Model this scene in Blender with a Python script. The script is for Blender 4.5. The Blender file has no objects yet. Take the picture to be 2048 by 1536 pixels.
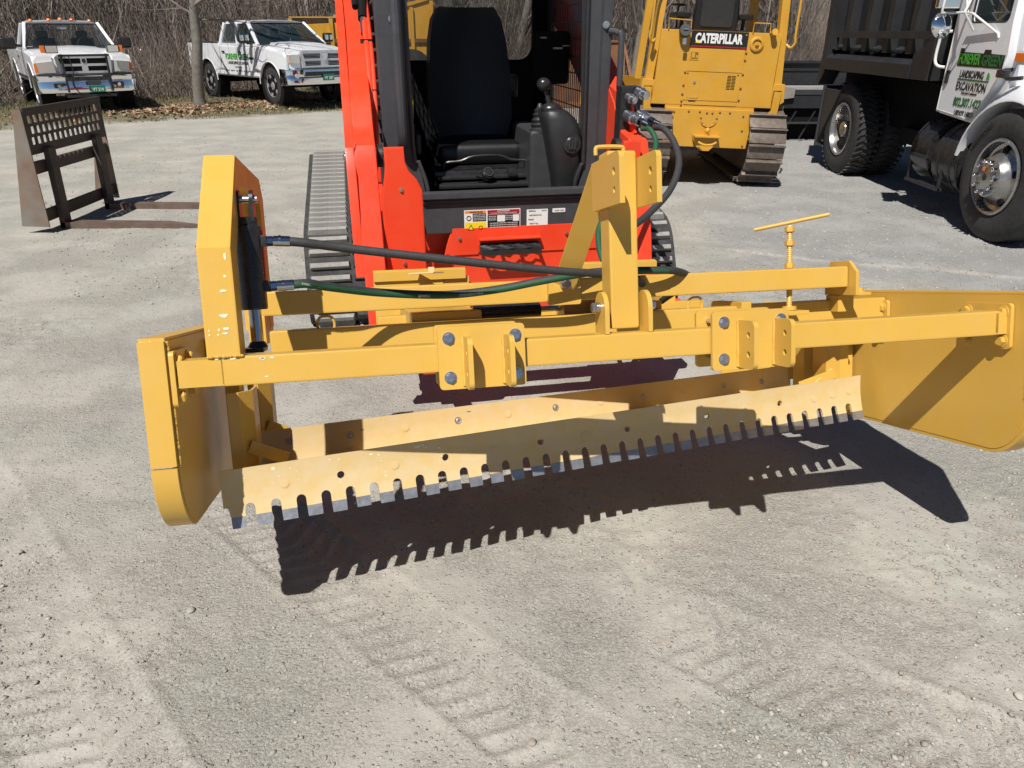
import bpy, bmesh, math, random
import numpy as np
from mathutils import Vector, Matrix
R = math.radians
random.seed(7); rng = np.random.default_rng(7)
scene = bpy.context.scene
col = scene.collection

# ---------------------------------------------------------------- camera, sky, sun, exposure
cam = bpy.data.cameras.new("camera"); camo = bpy.data.objects.new("camera", cam)
cam.sensor_width = 36.0; cam.lens = 1480 / 2048 * 36.0
cam.clip_start = 0.05; cam.clip_end = 600
camo.location = (0, 0, 1.6); camo.rotation_euler = (R(90 - 25.5), 0, 0)
col.objects.link(camo); scene.camera = camo
scene.cycles.diffuse_bounces = 2
scene.render.resolution_x = 1024; scene.render.resolution_y = 768

SUN = Vector((-0.26, -0.64, 1.0)).normalized()          # towards the sun
world = bpy.data.worlds.new("World"); scene.world = world; world.use_nodes = True
wn = world.node_tree; wn.nodes.clear()
sky = wn.nodes.new('ShaderNodeTexSky'); sky.sky_type = 'NISHITA'; sky.sun_disc = False
sky.sun_elevation = math.asin(SUN.z); sky.sun_rotation = math.atan2(SUN.x, SUN.y)
sky.air_density = 0.6; sky.dust_density = 0.05; sky.altitude = 400
bg = wn.nodes.new('ShaderNodeBackground'); bg.inputs[1].default_value = 0.05
wo = wn.nodes.new('ShaderNodeOutputWorld')
wn.links.new(sky.outputs[0], bg.inputs[0]); wn.links.new(bg.outputs[0], wo.inputs[0])
sun = bpy.data.lights.new("sun", 'SUN'); sun.energy = 5.0; sun.angle = R(0.5); sun.color = (1.0, 0.955, 0.89)
suno = bpy.data.objects.new("sun", sun); col.objects.link(suno)
suno.rotation_euler = SUN.to_track_quat('Z', 'Y').to_euler(); suno.location = (-4, -8, 14)
scene.view_settings.view_transform = 'Standard'; scene.view_settings.look = 'None'
scene.view_settings.exposure = 0.27; scene.view_settings.gamma = 1.0
scene.view_settings.use_curve_mapping = False

# ---------------------------------------------------------------- materials
def new_mat(name):
    m = bpy.data.materials.new(name); m.use_nodes = True
    nt = m.node_tree; b = nt.nodes['Principled BSDF']
    return m, nt, b
def link(nt, a, b): nt.links.new(a, b)
def noise_node(nt, scale, detail=4, rough=.55, coord='Object'):
    tc = nt.nodes.new('ShaderNodeTexCoord'); n = nt.nodes.new('ShaderNodeTexNoise')
    n.inputs['Scale'].default_value = scale; n.inputs['Detail'].default_value = detail
    n.inputs['Roughness'].default_value = rough
    link(nt, tc.outputs[coord], n.inputs['Vector']); return n
def ramp(nt, src, stops):
    r = nt.nodes.new('ShaderNodeValToRGB'); link(nt, src, r.inputs[0])
    el = r.color_ramp.elements
    while len(el) < len(stops): el.new(.5)
    for e, (p, c) in zip(el, stops):
        e.position = p; e.color = (*c, 1) if len(c) == 3 else c
    return r
def mix(nt, f, a, b, mode='MIX'):
    m = nt.nodes.new('ShaderNodeMix'); m.data_type = 'RGBA'; m.blend_type = mode
    for s, v in ((m.inputs[0], f), (m.inputs[6], a), (m.inputs[7], b)):
        if isinstance(v, (int, float)): s.default_value = v
        elif isinstance(v, tuple): s.default_value = (*v, 1)
        else: link(nt, v, s)
    return m.outputs[2]
def paint(name, c, c2=None, rough=.35, metal=0., scale=9, dust=0.0, dustc=(.36, .33, .28), bump=.0, chips=0., spec=.5, coat=0., bscale=60):
    """painted or bare surface: two tones by noise, optional settled dust and scratches"""
    m, nt, b = new_mat(name)
    c2 = c2 or tuple(x * .86 for x in c)
    n = noise_node(nt, scale, 5, .6)
    out = mix(nt, ramp(nt, n.outputs[0], [(.35, (0, 0, 0)), (.68, (1, 1, 1))]).outputs[0], c, c2)
    if chips:
        n3 = noise_node(nt, 34, 3, .7)
        f = ramp(nt, n3.outputs[0], [(.70 - chips, (0, 0, 0)), (.72 - chips, (1, 1, 1))]).outputs[0]
        out = mix(nt, f, out, (.33, .32, .30))
    if dust:
        n2 = noise_node(nt, scale * 2.3, 6, .65)
        f = ramp(nt, n2.outputs[0], [(.38, (0, 0, 0)), (.75, (dust, dust, dust))]).outputs[0]
        out = mix(nt, f, out, dustc)
    link(nt, out, b.inputs['Base Color'])
    nr = noise_node(nt, scale * 3, 4, .6)
    rr = nt.nodes.new('ShaderNodeMapRange'); link(nt, nr.outputs[0], rr.inputs[0])
    rr.inputs[3].default_value = max(.02, rough - .08); rr.inputs[4].default_value = min(1, rough + .14)
    link(nt, rr.outputs[0], b.inputs['Roughness'])
    b.inputs['Metallic'].default_value = metal; b.inputs['Specular IOR Level'].default_value = spec
    b.inputs['Coat Weight'].default_value = coat
    if bump:
        nb = noise_node(nt, bscale, 3, .6); bp = nt.nodes.new('ShaderNodeBump')
        bp.inputs['Strength'].default_value = bump; bp.inputs['Distance'].default_value = .004
        link(nt, nb.outputs[0], bp.inputs['Height']); link(nt, bp.outputs[0], b.inputs['Normal'])
    return m
def plain(name, c, rough=.5, metal=0., spec=.5):
    m, nt, b = new_mat(name); b.inputs['Base Color'].default_value = (*c, 1)
    b.inputs['Roughness'].default_value = rough; b.inputs['Metallic'].default_value = metal
    b.inputs['Specular IOR Level'].default_value = spec
    return m
def glass(name, c, rough=.03, alpha=.35):
    m, nt, b = new_mat(name); b.inputs['Base Color'].default_value = (*c, 1)
    b.inputs['Roughness'].default_value = rough; b.inputs['Alpha'].default_value = alpha
    b.inputs['Specular IOR Level'].default_value = .8
    return m

M = {}
M['yellow'] = paint('grader_yellow_paint', (.62, .372, .062), (.585, .345, .055), rough=.36, scale=3.5, dust=.16, dustc=(.56, .42, .20), bump=.07, coat=.08)
M['tan_blade'] = paint('blade_tan_yellow_paint', (.60, .42, .165), (.62, .46, .23), rough=.62, scale=9, dust=.6, dustc=(.60, .50, .34), bump=.12)
M['bare'] = paint('bare_ground_steel', (.42, .43, .45), (.30, .31, .33), rough=.38, metal=.75, scale=40, bump=.2)
M['worn'] = paint('worn_paint_patch', (.85, .74, .45), (.62, .60, .56), rough=.5, scale=60)
M['zinc'] = paint('zinc_bolt', (.62, .63, .66), (.42, .43, .47), rough=.25, metal=.95, scale=60)
M['chrome'] = plain('chrome', (.80, .81, .83), .07, 1.)
M['rimchrome'] = paint('rim_polished_dusty', (.46, .46, .46), (.36, .35, .33), rough=.24, metal=.85, scale=14, dust=.35, dustc=(.30, .28, .25))
M['silver'] = plain('wheel_silver', (.62, .63, .65), .28, .6)
M['rod'] = plain('chromed_rod', (.42, .45, .50), .12, 1.)
M['blackp'] = paint('black_gloss_paint', (.012, .012, .014), (.02, .02, .022), rough=.25, scale=12, dust=.05)
M['dark'] = paint('dark_cab_paint', (.040, .043, .050), (.050, .052, .058), rough=.45, scale=8, dust=.12, dustc=(.14, .13, .12))
M['void'] = plain('cab_interior_black', (.006, .006, .007), .8, 0, .2)
M['seat'] = paint('seat_vinyl', (.004, .0045, .006), (.006, .0065, .008), rough=.42, scale=20, bump=.1)
M['plastic'] = paint('grey_plastic', (.016, .017, .018), (.022, .023, .024), rough=.45, scale=20)
M['lgrey'] = paint('light_grey_plastic', (.040, .042, .045), (.032, .034, .036), rough=.5, scale=20)
M['red'] = paint('loader_orange_red_paint', (.80, .052, .012), (.76, .047, .012), rough=.42, scale=4, dust=.07, dustc=(.6, .30, .22), coat=.1)
M['rubber'] = paint('dusty_rubber', (.022, .023, .024), (.035, .035, .035), rough=.85, scale=12, dust=.5, dustc=(.10, .10, .10), bump=.2)
M['lug'] = paint('dusty_track_lug', (.21, .21, .20), (.30, .295, .28), rough=.85, scale=22, dust=.6, dustc=(.33, .32, .29), bump=.25)
M['hose'] = paint('hose_rubber', (.028, .028, .030), (.038, .037, .038), rough=.6, scale=60, dust=.3, dustc=(.07, .066, .065))
M['hosegreen'] = paint('hose_green_stripe', (.012, .085, .038), (.012, .07, .03), rough=.6, scale=60)
M['print'] = plain('hose_print', (.5, .55, .5), .6)
M['tyre'] = paint('tyre_rubber', (.020, .020, .021), (.028, .028, .029), rough=.7, scale=14, dust=.45, dustc=(.075, .073, .07), bump=.15)
M['white'] = paint('white_truck_paint', (.74, .76, .79), (.70, .72, .75), rough=.22, scale=2.5, dust=.08, dustc=(.5, .48, .44), coat=.5)
M['cat'] = paint('dozer_yellow_paint', (.58, .30, .024), (.52, .265, .020), rough=.4, scale=3, dust=.28, dustc=(.50, .34, .13), bump=.05)
M['steeltrack'] = paint('rusty_track_steel', (.15, .12, .10), (.085, .066, .056), rough=.55, metal=.3, scale=9, dust=.6, dustc=(.30, .25, .21), bump=.3)
M['rust'] = paint('rusty_steel', (.20, .085, .035), (.10, .05, .028), rough=.75, scale=7, dust=.3, dustc=(.28, .14, .07), bump=.3)
M['forkblack'] = paint('worn_black_steel', (.030, .024, .020), (.055, .038, .028), rough=.6, scale=7, dust=.4, dustc=(.11, .08, .06), bump=.2)
M['forkplate'] = paint('weathered_grey_rust_plate', (.20, .19, .17), (.17, .10, .065), rough=.6, metal=.2, scale=3.2, dust=.55, dustc=(.26, .16, .10), bump=.15)
M['forktine'] = paint('brown_fork_steel', (.17, .115, .09), (.11, .075, .06), rough=.55, metal=.3, scale=5, dust=.4, dustc=(.25, .2, .17), bump=.2)
M['dumpblack'] = paint('dump_body_black', (.017, .018, .021), (.024, .025, .028), rough=.35, scale=3, dust=.25, dustc=(.06, .058, .056))
M['glassd'] = glass('tinted_glass', (.02, .035, .04), .02, .72)
M['glassc'] = glass('clear_glass', (.03, .04, .045), .02, .22)
M['mirror'] = plain('mirror_glass', (.7, .72, .75), .03, 1.)
M['amber'] = plain('amber_lens', (.75, .16, .02), .25)
M['lens'] = plain('headlight_lens', (.55, .56, .52), .12, .3)
M['plate_green'] = plain('number_plate_green', (.012, .16, .095), .5)
M['decal_black'] = plain('decal_black', (.012, .012, .012), .4)
M['decal_green'] = plain('decal_green', (.045, .30, .035), .4)
M['decal_dgreen'] = plain('decal_dark_green', (.012, .12, .035), .4)
M['decal_white'] = plain('decal_white', (.72, .72, .70), .4)
M['decal_yellow'] = plain('decal_yellow', (.80, .62, .02), .4)
M['decal_orange'] = plain('decal_orange', (.80, .22, .03), .4)
M['decal_red'] = plain('decal_red', (.35, .012, .018), .4)
M['bark'] = paint('grey_bark', (.17, .155, .135), (.10, .088, .075), rough=.9, scale=14, dust=.4, dustc=(.24, .24, .20), bump=.6, bscale=30)
M['twig'] = paint('twig_bark', (.17, .143, .12), (.105, .088, .074), rough=.9, scale=2, dust=.3, dustc=(.24, .215, .19))
M['trunk'] = paint('far_trunk_bark', (.20, .175, .15), (.12, .105, .09), rough=.9, scale=3, dust=.4, dustc=(.30, .28, .25))
M['wood'] = paint('weathered_deck_wood', (.26, .24, .22), (.18, .165, .15), rough=.8, scale=6, bump=.2)

# ---------------------------------------------------------------- mesh helpers
class MB:
    def __init__(s): s.bm = bmesh.new()
    def _merge(s, t, M4=None):
        if M4 is not None: bmesh.ops.transform(t, matrix=M4, verts=t.verts)
        t.verts.index_update(); vs = [s.bm.verts.new(v.co) for v in t.verts]
        for f in t.faces:
            try: s.bm.faces.new([vs[v.index] for v in f.verts])
            except ValueError: pass
        t.free(); return s
    def box(s, x0, x1, y0, y1, z0, z1, bev=0, M4=None, seg=2):
        t = bmesh.new(); bmesh.ops.create_cube(t, size=1)
        for v in t.verts:
            v.co = ((x0 + x1) / 2 + v.co.x * (x1 - x0), (y0 + y1) / 2 + v.co.y * (y1 - y0), (z0 + z1) / 2 + v.co.z * (z1 - z0))
        if bev: bmesh.ops.bevel(t, geom=t.edges[:], offset=bev, segments=seg, profile=.6, affect='EDGES')
        return s._merge(t, M4)
    def bar(s, a, b, w, h, up=(0, 0, 1), bev=0):
        """box from a to b, w wide (across), h tall (along up)"""
        a = Vector(a); b = Vector(b); d = (b - a); L = d.length; d.normalize()
        up = Vector(up); x = d.cross(up).normalized(); z = x.cross(d).normalized()
        M4 = Matrix((x, d, z)).transposed().to_4x4(); M4.translation = (a + b) / 2
        return s.box(-w / 2, w / 2, -L / 2, L / 2, -h / 2, h / 2, bev, M4)
    def cyl(s, a, b, r, r2=None, seg=14, bev=0, caps=True):
        a = Vector(a); b = Vector(b); d = b - a; t = bmesh.new()
        bmesh.ops.create_cone(t, cap_ends=caps, segments=seg, radius1=r, radius2=r if r2 is None else r2, depth=d.length)
        if bev: bmesh.ops.bevel(t, geom=[e for e in t.edges if abs(abs(e.verts[0].co.z) - d.length / 2) < 1e-6 and abs(e.verts[0].co.z - e.verts[1].co.z) < 1e-6], offset=bev, segments=2, affect='EDGES')
        M4 = d.to_track_quat('Z', 'Y').to_matrix().to_4x4(); M4.translation = (a + b) / 2
        return s._merge(t, M4)
    def sph(s, c, r, sc=(1, 1, 1), u=12, v=8):
        t = bmesh.new(); bmesh.ops.create_uvsphere(t, u_segments=u, v_segments=v, radius=r)
        M4 = Matrix.Translation(Vector(c)) @ Matrix.Diagonal((*sc, 1)); return s._merge(t, M4)
    def tube(s, pts, r, seg=8, smooth=0, rr=None):
        pts = [Vector(p) for p in pts]
        if smooth: pts = catmull(pts, smooth)
        n = len(pts); rings = []; ref = None
        for i, p in enumerate(pts):
            d = (pts[min(i + 1, n - 1)] - pts[max(i - 1, 0)]).normalized()
            if ref is None: ref = d.orthogonal().normalized()
            ref = (ref - d * ref.dot(d)).normalized(); q = d.cross(ref)
            rad = r if rr is None else rr[min(i, len(rr) - 1)]
            rings.append([s.bm.verts.new(p + (ref * math.cos(6.28318 * k / seg) + q * math.sin(6.28318 * k / seg)) * rad) for k in range(seg)])
        for a, b in zip(rings, rings[1:]):
            for k in range(seg): s.bm.faces.new((a[k], a[(k + 1) % seg], b[(k + 1) % seg], b[k]))
        s.bm.faces.new(rings[0][::-1]); s.bm.faces.new(rings[-1]); return s
    def plate(s, poly, a0, a1, axis='x', holes=(), M4=None, bev=0):
        """2D outline (in the two other axes, in order) extruded from a0 to a1 along axis; holes = outlines"""
        t = bmesh.new(); ed = []
        for lp in [poly] + list(holes):
            vs = [t.verts.new((p[0], p[1], 0)) for p in lp]
            ed += [t.edges.new((vs[i], vs[(i + 1) % len(vs)])) for i in range(len(vs))]
        if holes: bmesh.ops.triangle_fill(t, use_beauty=True, use_dissolve=False, edges=ed)
        else:
            t.faces.new(t.verts[:]) if len(poly) <= 400 else None
        g = bmesh.ops.extrude_face_region(t, geom=t.faces[:])
        vv = [e for e in g['geom'] if isinstance(e, bmesh.types.BMVert)]
        for v in t.verts: v.co.z = a0
        for v in vv: v.co.z = a1
        if bev and not holes:
            bmesh.ops.bevel(t, geom=[e for e in t.edges if abs(e.verts[0].co.z - e.verts[1].co.z) < 1e-9], offset=bev, segments=2, profile=.6, affect='EDGES')
        for v in t.verts:
            a, b, c = v.co
            v.co = (c, a, b) if axis == 'x' else ((a, c, b) if axis == 'y' else (a, b, c))
        bmesh.ops.recalc_face_normals(t, faces=t.faces)
        return s._merge(t, M4)
    def lathe(s, prof, c, axis, seg=24, close=False):
        """profile of (radius, along) turned round axis through c"""
        c = Vector(c); ax = Vector(axis).normalized(); u = ax.orthogonal().normalized(); v = ax.cross(u)
        rings = [[s.bm.verts.new(c + ax * h + (u * math.cos(6.28318 * k / seg) + v * math.sin(6.28318 * k / seg)) * max(r, 1e-4)) for k in range(seg)] for r, h in prof]
        prs = list(zip(rings, rings[1:])) + ([(rings[-1], rings[0])] if close else [])
        for a, b in prs:
            for k in range(seg): s.bm.faces.new((a[k], a[(k + 1) % seg], b[(k + 1) % seg], b[k]))
        return s
    def loft(s, secs, cap=True, sub=0):
        if sub:
            cols = [catmull([Vector(p) for p in c], sub) for c in zip(*secs)]; secs = list(zip(*cols))
        rs = [[s.bm.verts.new(p) for p in sec] for sec in secs]; n = len(rs[0])
        for a, b in zip(rs, rs[1:]):
            for k in range(n): s.bm.faces.new((a[k], a[(k + 1) % n], b[(k + 1) % n], b[k]))
        if cap: s.bm.faces.new(rs[0][::-1]); s.bm.faces.new(rs[-1])
        return s
    def quad(s, *p):
        s.bm.faces.new([s.bm.verts.new(q) for q in p]); return s
    def build(s, name, mat, parent=None, smooth=35, M4=None):
        bmesh.ops.recalc_face_normals(s.bm, faces=s.bm.faces)
        me = bpy.data.meshes.new(name); s.bm.to_mesh(me); s.bm.free()
        if smooth:
            me.shade_smooth(); me.set_sharp_from_angle(angle=R(smooth))
        me.materials.append(M[mat] if isinstance(mat, str) else mat)
        o = addobj(name, me, parent, M4)
        if smooth and len(me.vertices) < 4000:
            w = o.modifiers.new('normals', 'WEIGHTED_NORMAL'); w.keep_sharp = True; w.weight = 80
        return o
def addobj(name, me, parent=None, M4=None):
    o = bpy.data.objects.new(name, me); col.objects.link(o)
    if parent: o.parent = parent
    if M4 is not None: o.matrix_local = M4
    return o
def catmull(p, k):
    out = []; q = [p[0] * 2 - p[1]] + p + [p[-1] * 2 - p[-2]]
    for i in range(1, len(q) - 2):
        for j in range(k):
            t = j / k; a, b, c, d = q[i - 1], q[i], q[i + 1], q[i + 2]
            out.append(.5 * ((2 * b) + (c - a) * t + (2 * a - 5 * b + 4 * c - d) * t * t + (3 * b - a - 3 * c + d) * t ** 3))
    return out + [p[-1]]
def circ(cx, cy, r, n=14): return [(cx + r * math.cos(6.28318 * i / n), cy + r * math.sin(6.28318 * i / n)) for i in range(n)]
def rrect(x0, x1, y0, y1, r, n=4, corners=(1, 1, 1, 1)):
    out = []
    for k, (cx, cy, a) in enumerate(((x1 - r, y1 - r, 0), (x0 + r, y1 - r, 90), (x0 + r, y0 + r, 180), (x1 - r, y0 + r, 270))):
        if corners[k]:
            for i in range(n + 1): out.append((cx + r * math.cos(R(a + 90 * i / n)), cy + r * math.sin(R(a + 90 * i / n))))
        else:
            out.append(((x1, y1), (x0, y1), (x0, y0), (x1, y0))[k])
    return out
def tag(o, label=None, cat=None, group=None, kind=None):
    if label: o['label'] = label
    if cat: o['category'] = cat
    if group: o['group'] = group
    if kind: o['kind'] = kind
    return o
def thing(name, label, cat, M4=None, group=None):
    o = bpy.data.objects.new(name, None); col.objects.link(o); o.empty_display_size = .2
    if M4 is not None: o.matrix_world = M4
    return tag(o, label, cat, group)
def copy_tree(o, parent=None):
    c = o.copy(); col.objects.link(c)
    if parent: c.parent = parent
    for ch in list(o.children): copy_tree(ch, c)
    return c
def text(name, body, mat, parent, pos, xdir, zdir, h, width=None, bold=0., ext=.0012, mirror=False, shear=0.):
    """lettering: xdir reading direction, zdir up direction, h letter height, centred at pos"""
    cu = bpy.data.curves.new(name, 'FONT'); cu.body = body; cu.align_x = 'CENTER'; cu.align_y = 'CENTER'
    cu.size = 1; cu.extrude = .001; cu.offset = bold; cu.shear = shear; cu.resolution_u = 3
    tmp = bpy.data.objects.new(name, cu); col.objects.link(tmp)
    me = bpy.data.meshes.new_from_object(tmp); bpy.data.objects.remove(tmp); bpy.data.curves.remove(cu)
    n = len(me.vertices); co = np.empty(n * 3); me.vertices.foreach_get('co', co); co = co.reshape(-1, 3)
    lo, hi = co.min(0), co.max(0); co -= (lo + hi) / 2
    sy = h / (hi[1] - lo[1]); sx = (width / (hi[0] - lo[0])) if width else sy
    X = Vector(xdir).normalized(); Z = Vector(zdir).normalized(); N = X.cross(Z) * -1
    zz = np.where(co[:, 2] > 0, ext, -ext * .5)
    sgn = -1 if mirror else 1
    w = co[:, :1] * sx * sgn * np.array(X) + co[:, 1:2] * sy * np.array(Z) + zz[:, None] * np.array(X.cross(Z))* 1.0
    me.vertices.foreach_set('co', w.ravel()); me.materials.clear(); me.materials.append(M[mat]); me.update()
    o = addobj(name, me, parent); o.location = pos; return o
def hexbolt(r, h, washer=True):
    m = MB(); m.cyl((0, 0, 0), (0, 0, h), r, seg=6, bev=r * .12)
    if washer: m.cyl((0, 0, -.001), (0, 0, h * .22), r * 1.3, seg=16)
    return m
def place_part(proto, parent, pos, normal=None, spin=0, first=[None]):
    o = proto.copy(); col.objects.link(o); o.parent = parent
    q = Vector(normal).to_track_quat('Z', 'Y').to_matrix().to_4x4() if normal else Matrix.Identity(4)
    q = q @ Matrix.Rotation(spin, 4, 'Z'); q.translation = Vector(pos); o.matrix_local = q; return o
# ---------------------------------------------------------------- ground
def smooth(x, a, b):
    t = np.clip((x - a) / (b - a), 0, 1); return t * t * (3 - 2 * t)
def vnoise(x, y, seed):
    xi = np.floor(x).astype(np.int64); yi = np.floor(y).astype(np.int64); fx = x - xi; fy = y - yi
    def h(a, b):
        n = (a * 374761393 + b * 668265263 + seed * 1442695041) & 0x7fffffff
        n = ((n ^ (n >> 13)) * 1274126177) & 0x7fffffff; return ((n ^ (n >> 16)) & 0xffff) / 65535.
    u = fx * fx * (3 - 2 * fx); v = fy * fy * (3 - 2 * fy)
    return (h(xi, yi) * (1 - u) + h(xi + 1, yi) * u) * (1 - v) + (h(xi, yi + 1) * (1 - u) + h(xi + 1, yi + 1) * u) * v
def fbm(x, y, f, o, seed):
    s = np.zeros_like(x); a = 1.; t = 0
    for i in range(o): s += a * vnoise(x * f, y * f, seed + i); t += a; a *= .55; f *= 2.03
    return s / t
TRACKS = [((-2.6, 2.9), (-.35, .55), .17), ((-1.35, 2.6), (.55, .9), .15), ((-3.1, 1.9), (-1.1, .5), .18), ((.4, 1.75), (1.9, .75), .16), ((1.3, 3.3), (3.4, 2.2), .17)]
LINES = [((-12, 9.4), (-3.2, 10.6), .035), ((-12, 8.2), (-5, 8.9), .03), ((-7.5, 7.2), (-2.6, 8.3), .03), ((-2.4, 7.2), (-1.1, 5.4), .04), ((1.0, 6.2), (4.4, 4.6), .05), ((1.2, 5.3), (3.4, 4.3), .03), ((-14, 11.5), (-3, 13.2), .06), ((-6, 9.6), (-2, 9.8), .05), ((-.9, 1.75), (.1, 1.15), .012)]
def seg_dist(x, y, a, b):
    dx, dy = b[0] - a[0], b[1] - a[1]; L = math.hypot(dx, dy); dx /= L; dy /= L
    s = (x - a[0]) * dx + (y - a[1]) * dy; d = (x - a[0]) * -dy + (y - a[1]) * dx
    return s, d, L
def verge_d(x, y): return (y - (13.78 + .69 * (x + 9.08))) / 1.215
def ground_z(x, y):
    x = np.asarray(x, float); y = np.asarray(y, float)
    z = (fbm(x, y, 1.1, 2, 3) - .5) * .018
    wob = (fbm(x, y, 3.0, 2, 9) - .5) * .08
    d = verge_d(x, y) + (fbm(x, y, .9, 3, 21) - .5) * .7
    z += .12 * smooth(d, 0, 1.1) + np.clip(verge_d(x, y) - 6.5, 0, None) * .27 * 1.0
    near = 1 - smooth(y, 5, 10)
    rough = fbm(x, y, 26, 3, 5) - .5; mid = fbm(x, y, 7, 3, 15) - .5
    patch = smooth(fbm(x, y, 1.3, 2, 33), .42, .62)
    crumb = np.clip(rough + .06, 0, None)
    z += (crumb * (.004 + .026 * patch) + mid * .008) * (.25 + .75 * near)
    for a, b, w in TRACKS:
        s, dd, L = seg_dist(x, y, a, b); dd = dd + wob * .5
        on = (1 - smooth(np.abs(dd), w * .85, w)) * smooth(s, 0, .25) * (1 - smooth(s, L - .3, L))
        ph = np.sin((s + np.abs(dd) * .55 + wob * .25) * 6.283 / .072)
        m = .35 + .65 * smooth(fbm(x, y, 2.2, 2, 44), .38, .6)
        edge = np.exp(-((np.abs(dd) - w * 1.02) / .012) ** 2) * .011 * m
        z += on * (-.008 + .0105 * smooth(ph, -.1, .5)) * m + edge * smooth(s, 0, .25) * (1 - smooth(s, L - .3, L))
    return z
def grow(a0, a1, st, lim, g):
    core = list(np.arange(a0, a1, st)); v, s = a0, st; lo = []
    while v > lim[0]: s *= g; v -= s; lo.append(v)
    v, s = core[-1], st; hi = []
    gg = 1 + (g - 1) * .42
    while v < lim[1]: s *= gg; v += s; hi.append(v)
    return np.array(lo[::-1] + core + hi)
gx = grow(-3.0, 3.2, .0145, (-70, 70), 1.09); gy = grow(.75, 4.2, .0135, (-40, 110), 1.035)
def grid_mesh(gx, gy, fz):
    X, Y = np.meshgrid(gx, gy); Z = fz(X, Y); nx, ny = len(gx), len(gy)
    me = bpy.data.meshes.new('ground'); me.vertices.add(nx * ny)
    me.vertices.foreach_set('co', np.stack([X, Y, Z], -1).ravel().astype(np.float32))
    i = np.arange(nx * ny).reshape(ny, nx); q = np.stack([i[:-1, :-1], i[:-1, 1:], i[1:, 1:], i[1:, :-1]], -1).reshape(-1, 4)
    me.loops.add(q.size); me.loops.foreach_set('vertex_index', q.ravel().astype(np.int32))
    me.polygons.add(len(q)); me.polygons.foreach_set('loop_start', np.arange(0, q.size, 4, dtype=np.int32))
    me.update(calc_edges=True); me.shade_smooth(); return me, X, Y
me, GX, GY = grid_mesh(gx, gy, ground_z)
# real surface tones: dusty ridges, verge (grass / litter), loose grey gravel at the right
ridge = np.zeros_like(GX); wob = (fbm(GX, GY, .6, 2, 77) - .5) * .5
for a, b, w in LINES:
    s, dd, L = seg_dist(GX, GY, a, b); dd = dd + wob
    ridge = np.maximum(ridge, (1 - smooth(np.abs(dd), w * .3, w * 1.3)) * smooth(s, 0, .8) * (1 - smooth(s, L - 1.2, L)) * (.35 + .65 * vnoise(GX * 2, GY * 2, 5)))
mwob = (fbm(GX, GY, 3.0, 2, 9) - .5) * .08
for a, b, w in TRACKS:
    s, dd, L = seg_dist(GX, GY, a, b); dd = dd + mwob * .5
    on = (1 - smooth(np.abs(dd), w * .85, w)) * smooth(s, 0, .25) * (1 - smooth(s, L - .3, L)) * (.35 + .65 * smooth(fbm(GX, GY, 2.2, 2, 44), .38, .6))
    ridge = np.maximum(ridge, on * (.08 + .30 * smooth(np.sin((s + np.abs(dd) * .55 + mwob * .25) * 6.283 / .072), -.1, .6)))
dv = verge_d(GX, GY) + (fbm(GX, GY, .9, 3, 21) - .5) * .9 + (fbm(GX, GY, 5, 2, 61) - .5) * .5
verge = smooth(dv, -.05, .35)
grav = smooth((GX - (.3 + (7 - GY) * -.12)) + (fbm(GX, GY, .8, 3, 71) - .5) * 2.2, .6, 2.2) * smooth(GY + .35 * GX + (fbm(GX, GY, 1.1, 2, 72) - .5) * 1.6, 5.1, 6.2)
woods = smooth(verge_d(GX, GY) + (fbm(GX, GY, .8, 2, 8) - .5) * 1.5, 2.6, 4.4)
ca = me.color_attributes.new('tone', 'FLOAT_COLOR', 'POINT')
ca.data.foreach_set('color', np.stack([ridge, verge, grav, woods], -1).ravel().astype(np.float32))
mg, nt, b = new_mat('gravel_lot')
at = nt.nodes.new('ShaderNodeVertexColor'); at.layer_name = 'tone'
sp = nt.nodes.new('ShaderNodeSeparateColor'); link(nt, at.outputs[0], sp.inputs[0])
n1 = noise_node(nt, .9, 6, .62); n2 = noise_node(nt, 24, 6, .72); n3 = noise_node(nt, 130, 4, .75); n4 = noise_node(nt, 2.3, 4, .6)
base = mix(nt, ramp(nt, n1.outputs[0], [(.38, (0, 0, 0)), (.62, (1, 1, 1))]).outputs[0], (.410, .390, .345), (.358, .348, .315))
base = mix(nt, ramp(nt, n4.outputs[0], [(.50, (0, 0, 0)), (.66, (.8, .8, .8))]).outputs[0], base, (.375, .378, .330))
grc = mix(nt, n2.outputs[0], (.275, .282, .284), (.36, .357, .345))
base = mix(nt, sp.outputs[2], base, grc)
base = mix(nt, ramp(nt, n2.outputs[0], [(.34, (.4, .4, .4)), (.45, (0, 0, 0))]).outputs[0], base, (.25, .23, .20))
base = mix(nt, ramp(nt, n3.outputs[0], [(.34, (.5, .5, .5)), (.44, (0, 0, 0))]).outputs[0], base, (.20, .185, .16))
base = mix(nt, ramp(nt, n3.outputs[0], [(.58, (0, 0, 0)), (.70, (.6, .6, .6))]).outputs[0], base, (.45, .42, .37))
base = mix(nt, sp.outputs[0], base, (.48, .45, .40))
tcv = nt.nodes.new('ShaderNodeTexCoord'); vo = nt.nodes.new('ShaderNodeTexVoronoi'); vo.inputs['Scale'].default_value = 75
link(nt, tcv.outputs['Object'], vo.inputs['Vector'])
sc = nt.nodes.new('ShaderNodeSeparateColor'); link(nt, vo.outputs['Color'], sc.inputs[0])
st = ramp(nt, sc.outputs[0], [(.70, (0, 0, 0)), (.74, (1, 1, 1))]).outputs[0]
rad = ramp(nt, vo.outputs['Distance'], [(.28, (1, 1, 1)), (.40, (0, 0, 0))]).outputs[0]
stone = mix(nt, 1.0, st, rad, 'MULTIPLY')
base = mix(nt, stone, base, mix(nt, sc.outputs[1], (.26, .25, .23), (.50, .48, .44)))
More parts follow.
